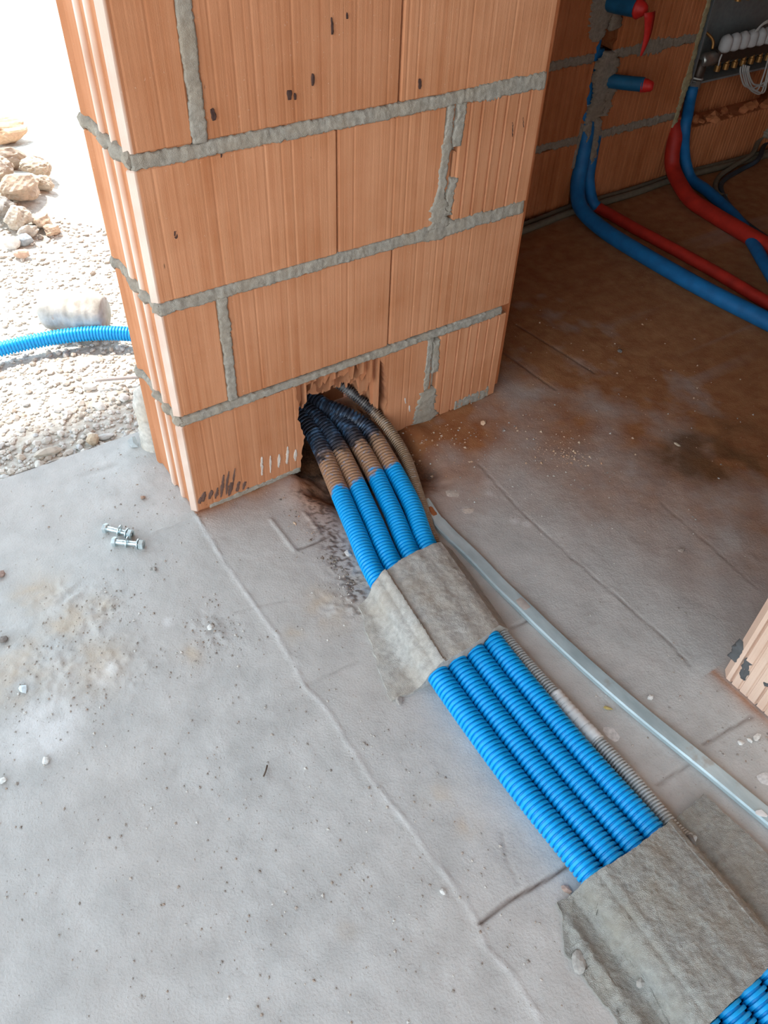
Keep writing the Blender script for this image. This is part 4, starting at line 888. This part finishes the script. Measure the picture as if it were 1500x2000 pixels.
# ------------------------------------------------------------------ loose things on the floor
def fz(x, y):
    i = int(np.argmin(np.abs(gx - x))); j = int(np.argmin(np.abs(gy - y))); return float(Z[i, j])
def crumb(name, a, b, s_, colr, label, cat='crumb', group=None, flat=.7, seed=0, lift=0.0, el=1.3, sub=1):
    q = at(a, b); me = rock_me(s_, s_ * el, s_ * flat, seed or int(a * 7 + b), sub, .25)
    key = 'crumb_%02d%02d%02d' % tuple(int(v * 99) for v in colr); m_ = bpy.data.materials.get(key) or simple(key, colr, .95, .1, var=.2, nscale=150)
    return props(link(name, me, m_, loc=(q.x, q.y, fz(q.x, q.y) - s_ * .1 + lift), rot=(0, 0, (a * b) % 6.28)), label, cat, group)
G_, Wt, Bn, Dk = (.34, .31, .28), (.66, .64, .60), (.42, .24, .15), (.20, .17, .15)
crumb('brick_chip', 280, 974, .006, (.34, .22, .16), 'brown crumb on the slab near the pier corner, beyond the bolts', 'chip', el=1.0)
crumb('mortar_crumb', 412, 1226, .006, Wt, 'whitish crumb on the grit patch left of the floor crack', sub=2)
crumb('mortar_crumb', 303, 1113, .005, G_, 'grey crumb below the nearer bolt, right one of two'); crumb('mortar_crumb', 295, 1112, .0035, G_, 'grey crumb below the nearer bolt, left one of two')
crumb('brick_chip', 944, 827, .008, (.62, .40, .26), 'pale orange chip lying on the brown floor right of the pier', 'chip', flat=.8)
crumb('plaster_flake', 884, 965, .014, (.56, .47, .40), 'flat pale plaster splash right of the grey conduit, farther one', 'flake', flat=.10, sub=2)
crumb('plaster_flake', 914, 997, .011, (.56, .47, .40), 'flat pale plaster splash near the metal strip end', 'flake', flat=.12, sub=2)
crumb('plaster_flake', 1195, 1434, .013, (.62, .60, .58), 'round pale flake between the taped conduit and the metal strip', 'flake', flat=.10, sub=2)
crumb('mortar_crumb', 780, 1371, .007, G_, 'grey crumb at the floor joint left of the near conduit section', sub=2)
crumb('mortar_crumb', 1129, 1880, .010, (.36, .34, .31), 'largest grey lump on the trodden mortar edge', 'crumb', sub=2, el=1.6)
crumb('brick_chip', 1106, 1736, .007, (.45, .32, .26), 'reddish chip left of the near mortar saddle', 'chip', flat=.5)
crumb('mortar_crumb', 1246, 1925, .006, (.36, .34, .31), 'round grey crumb on the trodden mortar near the bottom', lift=.008)
crumb('mortar_crumb', 1312, 1955, .006, (.45, .43, .40), 'pale crumb on the trodden mortar close to the bottom conduits', lift=.008)
crumb('plaster_chip', 1446, 1451, .006, Wt, 'white chip in the group by the right pier, left one', 'chip', flat=.5); crumb('plaster_chip', 1464, 1446, .005, Wt, 'white chip in the group by the right pier, middle one', 'chip', flat=.5); crumb('plaster_chip', 1479, 1440, .006, Wt, 'white chip in the group by the right pier, right one', 'chip', flat=.4, el=2.0)
crumb('plaster_flake', 1494, 1520, .012, (.62, .60, .58), 'pale flake at the right frame edge beside the metal strip', 'flake', flat=.12, sub=2)
crumb('plaster_chip', 45, 1347, .009, (.60, .65, .66), 'pale angular chip on the left part of the floor', 'chip', flat=.35); crumb('mortar_crumb', 90, 1487, .006, Wt, 'white pebble on the lower left part of the floor', sub=2)
crumb('mortar_crumb', 8, 1252, .009, Dk, 'dark clod at the left frame edge', el=1.2); crumb('brick_chip', 2, 1125, .010, (.34, .24, .2), 'brown clod at the left frame edge, farther back', 'chip')
crumb('mortar_crumb', 5, 1525, .006, Wt, 'white pebble at the lower left frame edge', sub=2)
crumb('mortar_crumb', 865, 1744, .005, Wt, 'white pebble right beside the long floor crack'); crumb('mortar_crumb', 871, 1303, .0055, (.5, .47, .43), 'grey pebble resting on the first two near conduits', lift=.040, sub=2)
crumb('mortar_crumb', 828, 1040, .005, (.45, .38, .33), 'small pale crumb beside the grey conduit near the metal strip end', lift=0); crumb('mortar_crumb', 680, 1083, .007, (.55, .52, .49), 'pale pebble in the dirt left of the far conduits', sub=2)
crumb('mortar_crumb', 1330, 1075, .007, (.40, .32, .27), 'flat brownish crumb alone on the open brown floor', flat=.4); crumb('plaster_chip', 1323, 868, .005, (.62, .50, .36), 'thin yellowish sliver beside the dark stain', 'chip', flat=.3, el=2.4)
crumb('plaster_chip', 1357, 568, .010, (.62, .40, .28), 'pale chip against the near blue pipe', 'chip', flat=.4); crumb('mortar_crumb', 1210, 687, .007, Dk, 'dark crumb on the dim floor between pier and pipes')
crumb('plaster_chip', 1271, 1362, .005, Wt, 'white chip between the metal strip and the right pier', 'chip'); crumb('wood_sliver', 1187, 1384, .004, (.50, .40, .16), 'short yellowish sliver left of the metal strip', 'sliver', el=2.2)
p, _, _ = spline([(*px((522, 1497))[0], .004), (*px((520, 1508))[0], .006), (*px((515, 1519))[0], .004)], .002); props(link('twig', sweep(p, .0014, 6), simple('dark_twig', (.10, .07, .05), .9)), 'thin dark curved twig on the floor left of the crack', 'twig')
# countless grit, joined
def grit(name, n_, cen, spread, smin, smax, seed, cols):
    rr = np.random.RandomState(seed); X = []; Y = []
    for (a, b), sp, k in zip(cen, spread, n_):
        p_ = at(a, b); X.append(p_.x + rr.randn(k) * sp); Y.append(p_.y + rr.randn(k) * sp)
    X = np.concatenate(X); Y = np.concatenate(Y)
    bad = ((Y > -.004) & (X > -.02) & (X < .85)) | (Y > .30) | (X > .635) & (Y < -.885) | (np.abs(X - .25) < .14) & (Y < -.60) | (X < .43) & (X > .19) & (Y > -.62); X = X[~bad]; Y = Y[~bad]; N_ = len(X)
    i = np.searchsorted(gx, X).clip(0, len(gx) - 1); j = np.searchsorted(gy, Y).clip(0, len(gy) - 1); z = Z[i, j]
    S = smin + (smax - smin) * rr.rand(N_) ** 3
    oc = np.array([(1, 0, 0), (-1, 0, 0), (0, 1, 0), (0, -1, 0), (0, 0, 1), (0, 0, -1)], float); of = np.array([(0, 2, 4), (2, 1, 4), (1, 3, 4), (3, 0, 4), (2, 0, 5), (1, 2, 5), (3, 1, 5), (0, 3, 5)])
    V = oc[None] * (.6 + .8 * rr.rand(N_, 6, 1)) * S[:, None, None] * np.array([1, 1, .75]); th = rr.rand(N_) * 6.28; c_, s_ = np.cos(th)[:, None], np.sin(th)[:, None]
    V = np.stack([V[..., 0] * c_ - V[..., 1] * s_ + X[:, None], V[..., 0] * s_ + V[..., 1] * c_ + Y[:, None], V[..., 2] + (z + S * .3)[:, None]], -1)
    me = fastmesh(V.reshape(-1, 3), (of[None] + (np.arange(N_) * 6)[:, None, None]).reshape(-1, 3)); t = me.attributes.new('tone', 'FLOAT', 'POINT'); t.data.foreach_set('value', np.repeat(rr.rand(N_), 6).astype(np.float32))
    return link(name, me, stone_mat(name + '_grains', cols), floor, kind='stuff')
grit('grit', [700, 420, 450, 480, 300, 170, 200, 100, 200, 260, 420, 330, 130], [(300, 1400), (700, 1500), (400, 1800), (900, 1900), (100, 1300), (200, 1190), (415, 1240), (660, 1150), (690, 1100), (1000, 900), (1100, 1050), (300, 950), (1450, 1430)],
     [.25, .22, .25, .22, .09, .05, .035, .02, .03, .12, .3, .12, .06], 0.0006, .0030, 31, [(.36, .33, .30), (.18, .15, .13), (.58, .55, .51), (.30, .22, .17), (.24, .22, .20)])
grit('brick_grit', [150, 90, 160, 120, 60], [(860, 870), (1080, 880), (1150, 740), (620, 1000), (1120, 890)], [.06, .05, .3, .035, .02], .001, .0042, 33, [(.55, .34, .2), (.42, .2, .1), (.6, .42, .28), (.3, .14, .08)])
grit('soil_grit', [260, 200, 90, 120], [(676, 1085), (630, 985), (700, 1130), (655, 1035)], [.022, .035, .02, .025], .001, .0045, 37, [(.07, .045, .03), (.14, .085, .05), (.05, .035, .03), (.2, .13, .09)])
